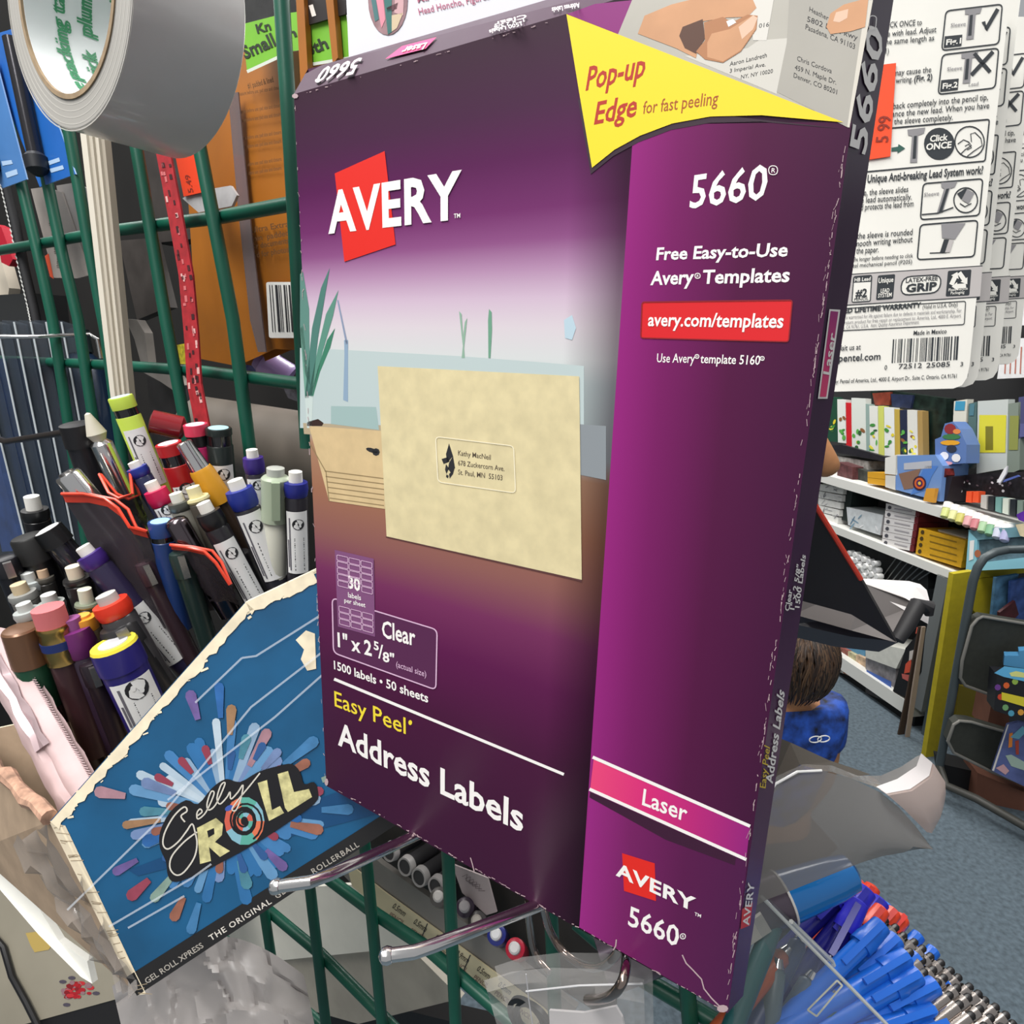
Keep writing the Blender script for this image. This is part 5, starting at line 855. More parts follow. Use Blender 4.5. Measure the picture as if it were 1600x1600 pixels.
mb = MB(); mb.prism([at(*p) for p in ((1205, 1148, .34), (1235, 1160, .34), (1300, 1190, .335), (1360, 1210, .33), (1330, 1215, .33), (1250, 1195, .335), (1205, 1230, .34))], wdir(0, .002, .01), mat('#575149', .5)); mb.build('holder_base', t, smooth=False)

# ================================================================== ACRYLIC CUP OF PENS, LOWER RIGHT
cup = thing('acrylic_pen_bin', at(1250, 1600, .34), 'clear acrylic pen bin at lower right, full of blue and black pens', 'pen bin')
AC = mat('#8a9090', .08, alpha=.13); ACE = mat('#c9cdc9', .15, alpha=.8)
q = [at(1150, 1395, .30), at(1190, 1400, .30), at(1385, 1600, .30), at(1420, 1640, .30), at(1150, 1720, .28)]
mb = MB(); mb.prism(q, wdir(.0, .0, .003), AC); mb.build('front_wall', cup, smooth=False)
mb = MB(); mb.tube([at(1190, 1401, .299), at(1385, 1600, .299), at(1420, 1640, .299)], .0009, ACE, 6); mb.build('front_rim', cup)
mb = MB(); mb.tube([at(1236, 1440, .31), at(1300, 1502, .325), at(1304, 1512, .325)], .0012, ACE, 6); mb.prism([at(1165, 1420, .30), at(1190, 1401, .30), at(1300, 1505, .33), at(1270, 1600, .33)], wdir(.002, 0, .002), AC); mb.build('divider', cup, smooth=False)
mb = MB(); fr = [(1262, 1578), (1308, 1532), (1316, 1540), (1276, 1588)]; fp = Plane(q[0], q[1], q[2]); mb.rrect(fp, fr, mat('#d8d8c4', .4), 3, 6e-4, .1); mb.build('price_window', cup, 'small empty price window', smooth=False)
KB = k(1150, 1300, 3.556)
def dpen(lab, tip, tail, d0, d1, r, style):
    a, b_ = KB(*tip), KB(*tail); p, q = at(*a, d0), at(*b_, d1); L = (q - p).length; ax = (q - p).normalized()
    t = thing('ballpoint_pen', q, lab, 'pen', {'blue': 'blue capped pens in the acrylic bin', 'black': 'black pens with silver ends in the acrylic bin', 'red': 'red pens in the acrylic bin', 'navy': 'deep blue pens in the acrylic bin'}[style])
    cc, bb, tip_m = {'blue': ('#1760c4', '#1f6ad0', '#1760c4'), 'navy': ('#1c1a92', '#17156e', '#2a28b8'), 'black': ('#1c1a1b', '#2a2624', '#b8b0aa'), 'red': ('#c02a20', '#b5352a', '#e0452a')}[style]
    if style == 'black':
        MB().lathe(p + ax * .002, ax, [(0, r * .35), (.001, r * .55), (.005, r * .6)], mat(cc, .35), 10).build('push_button', t); MB().lathe(p + ax * .006, ax, [(0, r * .7), (.0006, r), (.016, r)], mat('#b3aaa4', .22, 1), 14).build('silver_end', t); MB().lathe(p + ax * .022, ax, [(0, r * .97), (L + .05, r * .97)], mat(bb, .3, coat=.4), 14).build('barrel', t)
    else:
        MB().lathe(p, ax, [(0, r * .5), (.001, r * .95), (.012, r * 1.1), (.0125, r * 1.16), (.018, r * 1.16)], mat(tip_m, .35), 14).build('cap', t); MB().lathe(p + ax * .018, ax, [(0, r * .9), (L + .04, r * .85)], mat(bb, .3, coat=.3), 14).build('barrel', t)
        _, e, s_ = frame(p, q); mb = MB(); mb.box(p + ax * .003 + e * r * 1.15 - s_ * r * .3, ax * .03, s_ * r * .6, e * r * .4, mat(cc, .35)); mb.build('clip', t)
rd = random.Random(21)
bm = thing('broad_marker', at(1190, 1410, .33), 'big bright blue cap marker with silver striped barrel, top of the acrylic bin', 'marker')
p, q_ = at(1334, 1362, .335), at(1180, 1420, .33); ax = (q_ - p).normalized()
MB().lathe(p, ax, [(0, .006), (.002, .009), (.012, .0105), (.040, .0125)], mat('#0e6cb4', .2, coat=.6), 24).build('cap', bm); mb = MB().lathe(p + ax * .040, ax, [(0, .0128), (.10, .0128)], mat('#5f5560', .25, .5), 24); mb.build('barrel', bm)
mb = MB(); ring(mb, p + ax * .0395, ax, [(0, .0122), (0, .0132), (.0012, .0134), (.0012, .0122)], mat('#d0cdc8', .3), 24); mb.build('dotted_ring', bm, 'white dotted ring')
for i, (tp_, tl, d0, d1) in enumerate((((650, 285), (370, 560), .365, .35), ((735, 320), (470, 640), .36, .345), ((690, 380), (520, 700), .35, .34), ((810, 375), (560, 690), .375, .36))):
    dpen(('deep blue pen beside the big blue marker cap', 'second deep blue pen from the big marker cap', 'front deep blue pen leaning under the red ends', 'rear deep blue pen among the red ends')[i], tp_, tl, d0, d1, .0052, 'navy')
for i, (tp_, tl, d0, d1) in enumerate((((690, 275), (500, 560), .39, .37), ((765, 300), (560, 620), .385, .37), ((815, 425), (640, 640), .365, .352), ((880, 440), (700, 640), .38, .365), ((925, 480), (760, 660), .39, .37))):
    dpen(('red pen end right behind the big blue cap', 'second red pen end from the big blue cap', 'red pen end in front, above the blue caps', 'red pen end behind the first black pens', 'last red pen end along the rear row')[i], tp_, tl, d0, d1, .0046, 'red')
for i, (tp_, tl, d0, d1) in enumerate((((815, 510), (520, 800), .338, .325), ((895, 590), (600, 860), .345, .33), ((950, 690), (600, 900), .335, .322), ((1010, 700), (700, 900), .352, .338), ((1015, 790), (620, 1010), .330, .318), ((1110, 850), (700, 1060), .332, .32), ((1170, 850), (800, 1040), .35, .335), ((1090, 990), (760, 1100), .325, .315), ((1290, 1010), (900, 1180), .345, .33), ((1160, 1060), (860, 1160), .322, .314))):
    dpen('blue capped pen, ' + ('topmost of the blue ones in the bin', 'second from the top in the bin', 'third from the top, big square cap', 'half behind the third blue cap', 'with square cap midway down the bin rim', 'fifth along the bin rim', 'among black pens right of the rim', 'low in the bin, near the bottom edge', 'between silver ends near the bottom right', 'cut by the bottom frame edge')[i], tp_, tl, d0, d1, .0050, 'blue')
n = 0
rowspec = [((860, 470), (1570, 1040), 15, .370), ((1000, 640), (1500, 1060), 9, .350), ((1080, 760), (1400, 1060), 6, .338)]
for ri, (a, c, m_, d) in enumerate(rowspec):
    for i in range(m_):
        u = i / (m_ - 1); x, y = a[0] + (c[0] - a[0]) * u + rd.uniform(-8, 8), a[1] + (c[1] - a[1]) * u + rd.uniform(-8, 8)
        o = ('rear', 'middle', 'front')[ri]; nth = ('first', 'second', 'third', 'fourth', 'fifth', 'sixth', 'seventh', 'eighth', 'ninth', 'tenth', 'eleventh', 'twelfth', 'thirteenth', 'fourteenth', 'fifteenth')[i]
        dpen('black pen with silver end, %s from the top of the %s row in the bin' % (nth, o), (x, y), (x - 330, y + 250), d - .02 * u, d - .02 * u - .012, .0035, 'black')
for i in range(4):
    x, y = 850 + i * 85, 405 + i * 82; dpen(('light blue topped pen behind the red ends', 'blue end peeking over the rear black row', 'another blue end over the rear black row', 'last blue end over the rear black row')[i], (x, y), (x - 250, y + 260), .40 - i * .006, .385 - i * .006, .0040, 'blue')
for i, (a, c, col, lab) in enumerate((((1215, 1430, .325), (1175, 1530, .31), '#1f5a5c', 'teal barrel seen through the bin wall'), ((1225, 1490, .325), (1150, 1580, .31), '#a8502e', 'rust coloured pen seen through the bin wall'), ((1215, 1510, .32), (1195, 1640, .312), '#5a6a70', 'grey pen seen through the bin wall'), ((1265, 1530, .325), (1205, 1640, .312), '#46566a', 'slate pen seen through the bin wall'), ((1300, 1560, .32), (1240, 1680, .31), '#3f5f6c', 'dull teal pen low in the bin'), ((1250, 1470, .33), (1180, 1600, .315), '#2f3f66', 'navy pen seen through the bin wall'))):
    p, q_ = at(*a), at(*c); ax = q_ - p; t = thing('ballpoint_pen', q_, lab, 'pen', 'pens seen through the clear bin'); MB().lathe(p, ax, [(0, .0025), (.002, .0042), (.02, .0048), (ax.length + .03, .0048)], mat(col, .4), 14).build('barrel', t); MB().lathe(p - ax.normalized() * .004, ax, [(0, .002), (.004, .0032)], CHROME, 10).build('push_button', t)
mb = MB(); mb.prism([at(*p) for p in ((1173, 1440, .316), (1190, 1428, .316), (1206, 1455, .316), (1172, 1478, .316))], wdir(0, 0, .002), mat('#c9c5bb', .5)); mb.build('paper_label', None, 'pale ribbed label inside the acrylic bin wall', 'label', smooth=False)

# ================================================================== THE AISLE BEYOND
S0 = Vector((1.66, 2.37, 0)); SD = Vector((-.2, .98, 0)).normalized(); SN = Vector((SD.y, -SD.x, 0))     # along the shelf (away), and into it
def sp(al, ins, z): return S0 + SD * al + SN * ins + Vector((0, 0, z))
def SPl(ins): return Plane(sp(0, ins, 0), sp(1, ins, 0), sp(0, ins, 1))
SHW, BLKS = mat('#e2e2dc', .5), mat('#17181a', .7)
su = thing('shelf_unit', S0, 'white store shelf unit with dark back panel across the aisle', 'shelf unit')
def bx(name, par, al0, al1, i0, i1, z0, z1, m, **kw):
    return MB().box(sp(al0, i0, z0), SD * (al1 - al0), SN * (i1 - i0), Vector((0, 0, z1 - z0)), m).build(name, par, smooth=False, **kw)
for al, z0, z1 in ((-.20, .885, .925), (-.07, .665, .700), (0, .045, .105)): bx('shelf_board', su, al, 3.2, 0, .40, z0, z1, SHW)
bx('kick_plate', su, 0, 3.2, .03, .40, 0, .045, BLKS); bx('back_panel', su, -.2, 3.2, .40, .43, 0, 2.1, BLKS); bx('end_upright', su, -.09, -.05, .02, .40, 0, .69, mat('#4d5a60', .6)); bx('end_upright', su, -.05, .0, .0, .05, .1, .67, mat('#6a6f70', .6))
def it(name, lab, cat, px, ins, m, th=.10, grp=None, deco=None, side=None):
    """a packet or carton standing on or hanging over a shelf, front outline read off the photograph"""
    pl = SPl(ins); mb = MB(); mb.prism([pl.hit(*p) for p in px], SN * th, m, side)
    if deco: deco(mb, pl)
    return mb.build(name, None, lab, cat, grp, smooth=False)
rd = random.Random(33)
def blobs(cols, n, x0, y0, x1, y1, sx=3, sy=3):
    def f(mb, pl):
        for i in range(n): mb.ell(pl, rd.uniform(x0, x1), rd.uniform(y0, y1), rd.uniform(sx * .5, sx), rd.uniform(sy * .5, sy), mat(rd.choice(cols), .5), 1e-3 + i * 2e-4, 7, rd.uniform(0, 3))
    return f
KS = k(1270, 600, 4.848)
# hanging sticker packs above the top shelf
packs = [(92, 185, 95, 440, '#1f4a38', 'dark green pack at the left end, next to the purple box'), (185, 250, 115, 450, '#dfe2dc', 'white pack with brown and green spots, second from left'), (248, 292, 140, 500, '#c8202a', 'narrow red pack among the white ones'), (292, 400, 105, 510, '#d8ddd6', 'white pack with bright green and yellow leaves'), (400, 428, 150, 520, '#8fa6a0', 'narrow grey green pack in the middle'), (428, 490, 165, 530, '#dedfd8', 'white pack with a yellow picture, middle of the row'), (495, 535, 165, 545, '#c9cf6a', 'narrow yellow green pack, middle of the row'), (540, 615, 175, 550, '#dfe3e2', 'white pack right of the yellow green one'), (618, 655, 190, 560, '#b9a04a', 'narrow mustard pack'), (660, 712, 195, 560, '#262c44', 'narrow navy pack'), (715, 790, 195, 560, '#d7d6cf', 'white pack with brown picture, toward the right'), (793, 830, 200, 560, '#a88a52', 'narrow tan pack beside the dark bags')]
for a, c, y0, y1, col, lab in packs:
    q = [KS(a, y0), KS(c, y0 + 6), KS(c + 6, y1), KS(a + 4, y1 - 8)]
    it('sticker_pack', lab + ' of hanging packs', 'pack', q, .12, mat(col, .4), .03, 'sticker packs hanging over the top shelf', blobs(['#3f8a3a', '#d8c832', '#8a5a34', '#5aa84a', '#e2d84a', '#2f5a34'], 7, KS(a + 10, 0)[0], KS(0, y0 + 140)[1], KS(c - 8, 0)[0], KS(0, y1 - 20)[1], 3, 5) if c - a > 50 else None)
it('dark_bags', 'dark green shiny bags hanging above the sticker packs', 'bags', [KS(440, 20), KS(640, 60), KS(1010, 110), KS(1010, 540), KS(835, 560), KS(830, 195), KS(600, 170), KS(440, 110)], .16, mat('#16241e', .35, noise=.7, scale=26), .05)
it('rust_bag', 'rust coloured packet above the white sticker packs', 'bag', [KS(450, 70), KS(590, 60), KS(580, 160), KS(470, 160)], .15, mat('#7c3626', .4, noise=.3, scale=30), .02)
it('navy_bag', 'navy packet above the white sticker packs', 'bag', [KS(590, 75), KS(760, 85), KS(740, 185), KS(600, 170)], .15, mat('#232c48', .4, noise=.3, scale=30), .02)
it('display_tray', 'black tray under the sticker packs', 'tray', [KS(110, 470), KS(220, 460), KS(560, 555), KS(560, 590), KS(130, 510)], .10, mat('#1b1922', .5, noise=.3, scale=40), .10)
for i, (a, c, y0, y1, col, lab) in enumerate(((185, 300, 590, 700, '#5a3436', 'dim maroon box'), (300, 420, 625, 720, '#3a3d38', 'dark grey box'), (180, 420, 545, 610, '#8f8c88', 'flat grey magazine'))):
    it('stacked_box', lab + ' lying at the left of the top shelf', 'box', [KS(a, y0), KS(c, y0 + 40), KS(c, y1 + 40), KS(a, y1)], .05 + i * .03, mat(col, .5, noise=.4, scale=60), .12)
for i in range(2): it('yellow_box', ('upper small yellow box by the white carton', 'lower small yellow box by the white carton')[i], 'box', [KS(415, 665 + i * 45), KS(548, 675 + i * 50), KS(548, 722 + i * 50), KS(415, 708 + i * 45)], .03, mat('#d19a22', .5), .10, 'small yellow boxes on the top shelf')
cz = thing('picture_carton', SPl(.02).hit(*KS(700, 840)), 'white and blue carton with round picture on the top shelf', 'box'); pl = SPl(.02)
mb = MB(); mb.prism([pl.hit(*KS(*p)) for p in ((630, 545), (925, 535), (985, 620), (960, 890), (625, 800))], SN * .12, mat('#6f93cc', .45)); 
for q, c in (([(690, 600), (900, 580), (900, 640), (690, 650)], '#b9bcc4'), ([(650, 680), (820, 640), (760, 790), (690, 800)], '#8a6a58'), ([(850, 620), (950, 620), (900, 700), (860, 800), (740, 840)], '#4f7fca')): mb.poly(pl, [KS(*p) for p in q], mat(c, .5), 1e-3)
for r, c in ((50, '#3a2238'), (38, '#d8622a'), (24, '#4a1f5a'), (12, '#e2c24a')): mb.ell(pl, *KS(808, 752), r / 4.848, r * 1.1 / 4.848, mat(c, .5), 2e-3 + (60 - r) * 3e-5)
mb.build('carton_front', cz, smooth=False)
mb = MB(); mb.prism([pl.hit(*KS(*p)) for p in ((548, 560), (640, 535), (640, 690), (545, 680))], SN * .1, SHW); mb.prism([pl.hit(*KS(*p)) for p in ((550, 690), (630, 695), (628, 805), (548, 780))], SN * .1, mat('#d7d4cc', .5)); mb.build('white_end', cz, 'white end with small print', smooth=False)
it('orange_pack', 'small orange striped pack at the foot of the picture carton', 'pack', [KS(860, 790), KS(930, 790), KS(910, 900), KS(835, 885)], .0, mat('#e0a03a', .5), .015)
it('black_case', 'black case right of the picture carton', 'box', [KS(950, 690), KS(1060, 700), KS(1010, 890), KS(935, 900)], .04, mat('#241c22', .5), .15)
it('toy_pack', 'blue toy pack with coloured swirls and two white feet', 'toy pack', [KS(1000, 300), KS(1060, 285), KS(1110, 340), KS(1165, 460), KS(1160, 600), KS(930, 615), KS(925, 420), KS(970, 400)], .05, mat('#5f7cb4', .4), .06, None, lambda mb, pl: [mb.ell(pl, *KS(x, y), a / 4.848, c / 4.848, mat(col, .5), 1e-3 + i * 2e-4, 10) for i, (x, y, a, c, col) in enumerate(((1040, 340, 45, 40, '#8f2f34'), (1090, 360, 30, 20, '#e08a4a'), (1050, 400, 70, 22, '#3f7a4a'), (1040, 445, 75, 20, '#e8a62c'), (1050, 490, 40, 30, '#2f3444'), (995, 545, 34, 32, '#f0eef0'), (1085, 560, 34, 32, '#f0eef0'), (1000, 600, 60, 16, '#e2a2ac')))])
it('red_toy', 'dark red small toy below the blue toy pack', 'toy', [KS(890, 680), KS(930, 640), KS(1000, 640), KS(1010, 690), KS(960, 740), KS(900, 740)], .03, mat('#6f1f1c', .5, noise=.6, scale=60), .04)
CLR = mat('#b9c4c6', .1, alpha=.4, coat=.5)
for a, c, y0, y1, m, ins_, lab, dc in ((1070, 1170, 130, 330, mat('#d5d2c4', .5), '#3f92b4', 'hanging pack with turquoise header above the toy pack', (130, 200)), (1180, 1240, 150, 640, mat('#56706e', .3), '#4f7a86', 'teal grey clear pack right of turquoise header', (150, 240)), (1250, 1480, 130, 680, mat('#c2c8c4', .3), '#d6cf3c', 'clear pack with yellow insert hanging at right', (235, 520)), (1480, 1575, 150, 690, mat('#7f8a80', .3), '#8a8f4a', 'olive clear pack right of the yellow one', (240, 500)), (1560, 1660, 100, 420, mat('#4a4c72', .4), '#5a5c8a', 'violet grey pack at the right frame edge', (300, 400))):
    it('clear_pack', lab, 'pack', [KS(a, y0), KS(c, y0 - 15), KS(c - 10, y1 - 40), KS(a - 10, y1)], .14, m, .03, None, (lambda a, c, d0, d1, col: lambda mb, pl: (mb.poly(pl, [KS(a + 12, d0), KS(c - 14, d0), KS(c - 22, d1), KS(a + 4, d1)], mat(col, .45), 1.5e-3), mb.poly(pl, [KS(a + (c - a) * .25, d0 + (d1 - d0) * .3), KS(a + (c - a) * .5, d0 + (d1 - d0) * .3), KS(a + (c - a) * .5, d1 - 20), KS(a + (c - a) * .25, d1 - 20)], mat('#7a7420', .5), 2e-3) if c - a > 150 else None))(a, c, dc[0], dc[1], ins_))
it('pen_rack', 'black rack crowded with small dark pens at the near end', 'rack', [KS(1060, 700), KS(1240, 680), KS(1700, 660), KS(1700, 860), KS(1420, 850), KS(1100, 790), KS(1050, 760)], .10, mat('#1a171c', .5, noise=.8, scale=70), .1, None, blobs(['#3a3238', '#5a5058', '#c9c4c8', '#46303c'], 26, 1490, 745, 1600, 772, 2.5, 2.5))
it('white_knife', 'pale pointed blade standing above the black pen rack', 'knife', [KS(1392, 745), KS(1450, 640), KS(1472, 620), KS(1462, 680), KS(1420, 750)], .08, mat('#e6e6ea', .4), .006)
it('blue_pen', 'slim blue and white pen lying over the black pen rack', 'pen', [KS(1440, 745), KS(1450, 725), KS(1550, 690), KS(1565, 700)], .075, mat('#5464a8', .4), .006)
for i in range(2): it('orange_bottle', ('left', 'right')[i] + ' of two bright orange labelled bottles at the near end', 'bottle', [KS(1165 + i * 52, 812), KS(1205 + i * 52, 815), KS(1200 + i * 52, 900), KS(1158 + i * 52, 895)], .05, mat('#e8562e', .4), .03, 'bright orange labelled bottles')
for i in range(7): 
    x = 1275 + i * 55; it('paint_bottle', ('first grey', 'second black', 'third teal', 'fourth pale', 'fifth dark', 'sixth grey green', 'last')[i] + ' small bottle in the row right of the orange ones', 'bottle', [KS(x, 840 + i * 8), KS(x + 42, 845 + i * 8), KS(x + 40, 950 + i * 14), KS(x - 4, 935 + i * 14)], .05, mat(('#b9b5b0', '#2a2c30', '#6f9a96', '#cdd4c8', '#23282e', '#7a8a80', '#3a4048')[i], .35), .03, 'small bottles at the near end of the top shelf')
for i in range(9):
    x, y = 1010 + i * 57, 880 + i * 21; c = SPl(-.005).hit(*KS(x + 22, y + 20)); t = thing('paint_tube', c, ('first', 'second', 'third', 'fourth', 'fifth', 'sixth', 'seventh', 'eighth', 'last')[i] + ' white capped tube from the left, lying at the shelf edge', 'tube', 'white capped tubes on the shelf edge')
    ax = (SN * -.4 + SD * -.25 + Vector((0, 0, -.75))).normalized(); MB().lathe(c, ax, [(0, .012), (.001, .0165), (.025, .0165)], mat('#efece6', .4), 14).build('cap', t); MB().lathe(c + ax * .025, ax, [(0, .0155), (.035, .014), (.04, .006)], mat(('#cfd68a', '#dcdca0', '#c9c46a', '#d8a2a4', '#c87a80', '#a8c8a0', '#7fb08a', '#c4c8d8', '#a8a8cc')[i], .4), 14).build('tube_body', t)
it('purple_bag', 'purple bag at the right frame edge beyond the shelf end', 'bag', [KS(1540, 990), KS(1640, 940), KS(1700, 940), KS(1700, 1080), KS(1560, 1030)], -.03, mat('#5a2a9a', .5, noise=.2), .05)
it('cream_packet', 'cream packet at the right frame edge below the purple bag', 'packet', [KS(1535, 1065), KS(1700, 1040), KS(1700, 1190), KS(1570, 1150)], -.05, mat('#d5c7a4', .6, noise=.15), .03)
# middle shelf
KM = k(1200, 680, 4)
for i in range(5): it('white_box', ('top', 'second', 'middle', 'fourth', 'bottom')[i] + ' white box of the stack at far left of middle shelf', 'box', [KM(318 - i, 305 + i * 44), KM(470 - i * 8, 330 + i * 46), KM(468 - i * 8, 370 + i * 46), KM(316 - i, 345 + i * 44)], .04, mat('#dcdcd8', .5, noise=.06, scale=60), .15, 'white boxes stacked on the middle shelf', blobs(['#8a8a8c', '#b0b0b2'], 4, KM(330, 0)[0], KM(0, 315 + i * 44)[1], KM(450, 0)[0], KM(0, 345 + i * 44)[1], 5, 1.2))
it('dark_gap', 'dark green block for the shaded gap between the white stacks on the middle shelf', 'gap', [KM(470, 340), KM(530, 350), KM(500, 540), KM(445, 525)], .06, mat('#1c2a26', .5), .15)  # dark block put in for the shade of the gap between the stacks
it('shrink_pack', 'shrink wrapped white pack on the middle shelf', 'pack', [KM(490, 450), KM(720, 500), KM(700, 625), KM(500, 560)], .03, mat('#cdd2d4', .3, noise=.1, scale=50), .16, None, blobs(['#5f7f96', '#7a98ac', '#e8e8ea'], 6, KM(520, 0)[0], KM(0, 500)[1], KM(680, 0)[0], KM(0, 590)[1], 9, 1.5))
for i in range(6): it('white_box', ('top', 'second', 'third', 'fourth', 'fifth', 'bottom')[i] + ' white box with maroon end in the middle stack', 'box', [KM(738 - i * 5, 425 + i * 44), KM(935 - i * 7, 462 + i * 44), KM(930 - i * 7, 504 + i * 44), KM(735 - i * 5, 467 + i * 44)], .02, mat('#dcd9d8', .5), .16, 'white boxes with maroon ends', (lambda i: lambda mb, pl: (mb.poly(pl, [KM(925 - i * 7, 462 + i * 44), KM(948 - i * 7, 468 + i * 44), KM(944 - i * 7, 510 + i * 44), KM(920 - i * 7, 504 + i * 44)], mat('#6a1f24', .5), 1e-3), mb.ell(pl, *KM(760 - i * 5, 452 + i * 44), 3, 3, mat('#4a4a52', .5), 1e-3, 8), mb.ribbon(pl, [KM(790, 458 + i * 44), KM(900 - i * 6, 478 + i * 44)], 2, mat('#a8a4a8', .5), 1e-3)))(i), side=mat('#6a1f24', .5))
for i in range(4): it('pencil_box', ('top', 'second', 'third', 'bottom')[i] + ' yellow pencil box in the stack at the near end', 'box', [KM(945 - i * 6, 580 + i * 40), KM(1235 - i * 8, 660 + i * 42), KM(1230 - i * 8, 704 + i * 42), KM(940 - i * 6, 622 + i * 40)], .02, mat('#d2a01c', .5, noise=.1, scale=50), .16, 'yellow pencil boxes', (lambda i: lambda mb, pl: (mb.ell(pl, *KM(966 - i * 6, 606 + i * 40), 3, 3.5, mat('#4a3a14', .5), 1e-3, 8), mb.ribbon(pl, [KM(1010, 622 + i * 41), KM(1180, 668 + i * 41)], 1.8, mat('#8a6a14', .5), 1e-3)))(i))
it('grey_lid', 'pale flat packet on top of the yellow pencil boxes', 'packet', [KM(1060, 590), KM(1240, 640), KM(1230, 660), KM(1080, 625)], .05, mat('#b4b0a8', .5), .12)
t = thing('storage_bin', SPl(-.02).hit(*KM(1240, 850)), 'light blue clear storage bin at the near end of the shelf', 'bin'); pl = SPl(-.03)
LB = mat('#8fcbdc', .35); mb = MB(); mb.prism([pl.hit(*KM(*p)) for p in ((1255, 595), (1310, 585), (1300, 800), (1235, 850))], SN * .2, LB); mb.prism([pl.hit(*KM(*p)) for p in ((1300, 800), (1640, 760), (1640, 830), (1235, 850))], SN * .2, LB); mb.build('bin_frame', t, smooth=False)
mb = MB(); mb.prism([pl.hit(*KM(*p), -.01) for p in ((1310, 650), (1640, 610), (1640, 775), (1305, 800))], SN * .17, mat('#5f7680', .2, noise=.3, scale=40)); mb.poly(pl, [KM(1262, 660), KM(1290, 655), KM(1282, 775), KM(1255, 785)], STK, 1.5e-3); mb.ell(pl, *KM(1310, 740), 5, 6, mat('#b06a4a', .5), 1e-3); mb.build('bin_window', t, 'see-through front', smooth=False)
mb = MB(); mb.prism([pl.hit(*KM(*p)) for p in ((1250, 592), (1640, 570), (1640, 630), (1310, 655))], SN * .22, mat('#6f9aa6', .4)); mb.build('bin_lid', t, smooth=False)
# lower bay: white rolls and wire rack
for i in range(34):
    r_, c = divmod(i, 6); x, y = 505 + c * 30 + r_ * 10 + rd.uniform(-4, 4), 735 + r_ * 38 + c * 14 + rd.uniform(-4, 4); p = SPl(rd.uniform(0.005, .02)).hit(*KM(x, y))
    MB().lathe(p, SN, [(0, .008), (0, .0115), (.003, .0135), (.03, .0135)], mat(rd.choice(['#e6e6e4', '#d6d6d6', '#f0f0ee']), .5), 10).build('white_roll', None, 'white roll in the heap, %s row and %s place, behind the black folder' % (('top', 'second', 'third', 'fourth', 'fifth', 'lowest')[r_], ('first', 'second', 'third', 'fourth', 'fifth', 'sixth')[c]), 'roll', 'white rolls heaped under the middle shelf')
t = thing('wire_rack', SPl(.02).hit(*KM(900, 930)), 'black wire rack with dark contents under the middle shelf', 'rack'); pl = SPl(.07)
mb = MB(); mb.prism([pl.hit(*KM(*p)) for p in ((470, 640), (1000, 840), (1000, 960), (560, 960))], SN * .2, mat('#1c1d1f', .6, noise=.7, scale=30)); mb.build('rack_body', t, smooth=False)
for i in range(7):
    a, c = KM(700 + i * 40, 905), KM(800 + i * 36, 770 + i * 14); MB().tube([pl.hit(*a, .01), pl.hit(*c, .01)], .0025, mat('#8f8f8e', .3, .8), 6).build('rack_wire', t)
# base shelf
it('blue_game_box', 'long blue box on the base shelf', 'box', [KM(370, 1235), KM(610, 1345), KM(600, 1400), KM(360, 1275)], .06, mat('#5f9ac0', .5, noise=.1, scale=40), .2)
for i, (a, c, y0, y1, col) in enumerate(((372, 440, 1290, 1420, '#6a3a34'), (440, 500, 1320, 1450, '#8a4a3c'), (500, 550, 1350, 1470, '#b9b08a'), (550, 612, 1370, 1500, '#c4a88a'))): it('book', ('leftmost dark red', 'second reddish', 'third straw coloured', 'last tan')[i] + ' book under the long blue box', 'book', [KM(a, y0), KM(c, y0 + 28), KM(c, y1 + 28), KM(a, y1)], .04, mat(col, .5, noise=.5, scale=50), .1, 'books on the base shelf')
for i, (x0, x1, y, col) in enumerate(((372, 470, 1400, '#d9d4c8'), (440, 540, 1430, '#c88a6a'), (520, 620, 1470, '#d9c9a0'))): it('flat_box', ('left white', 'middle salmon', 'right straw')[i] + ' flat box at the front of the base shelf', 'box', [KM(x0, y), KM(x1, y + 48), KM(x1, y + 90), KM(x0, y + 42)], .01, mat(col, .5, noise=.2, scale=60), .1, 'flat boxes on the base shelf')
t = thing('lidded_bin', SPl(.02).hit(*KM(690, 1600)), 'clear bin with white lid on the base shelf', 'bin'); pl = SPl(.02)
mb = MB(); mb.prism([pl.hit(*KM(*p)) for p in ((640, 1290), (860, 1340), (800, 1460), (610, 1390), (610, 1320))], SN * .2, mat('#d8d8cf', .5, noise=.06)); mb.build('bin_lid', t, smooth=False)
mb = MB(); mb.prism([pl.hit(*KM(*p), -.01) for p in ((610, 1390), (800, 1460), (790, 1690), (610, 1610))], SN * .18, mat('#8a8688', .25, noise=.3, scale=40)); mb.poly(pl, [KM(615, 1465), KM(770, 1540), KM(770, 1600), KM(615, 1520)], mat('#3a5fae', .5), 2e-3); mb.build('bin_body', t, 'clear body with blue band', smooth=False)
it('black_toy_box', 'black box with red marks at the near end of base shelf', 'box', [KM(860, 1330), KM(990, 1180), KM(960, 1480), KM(870, 1640), KM(780, 1600)], .0, mat('#141214', .5), .15, None, lambda mb, pl: [mb.poly(pl, [KM(*p) for p in q], mat(c, .5), 1e-3) for q, c in (([(930, 1200), (950, 1200), (940, 1240), (922, 1240)], '#d8604a'), ([(860, 1430), (895, 1395), (895, 1480), (850, 1490)], '#d8553a'), ([(835, 1490), (890, 1500), (890, 1545), (840, 1520)], '#c4625a'), ([(885, 1350), (915, 1340), (905, 1400), (880, 1410)], '#c9c2bc'))])
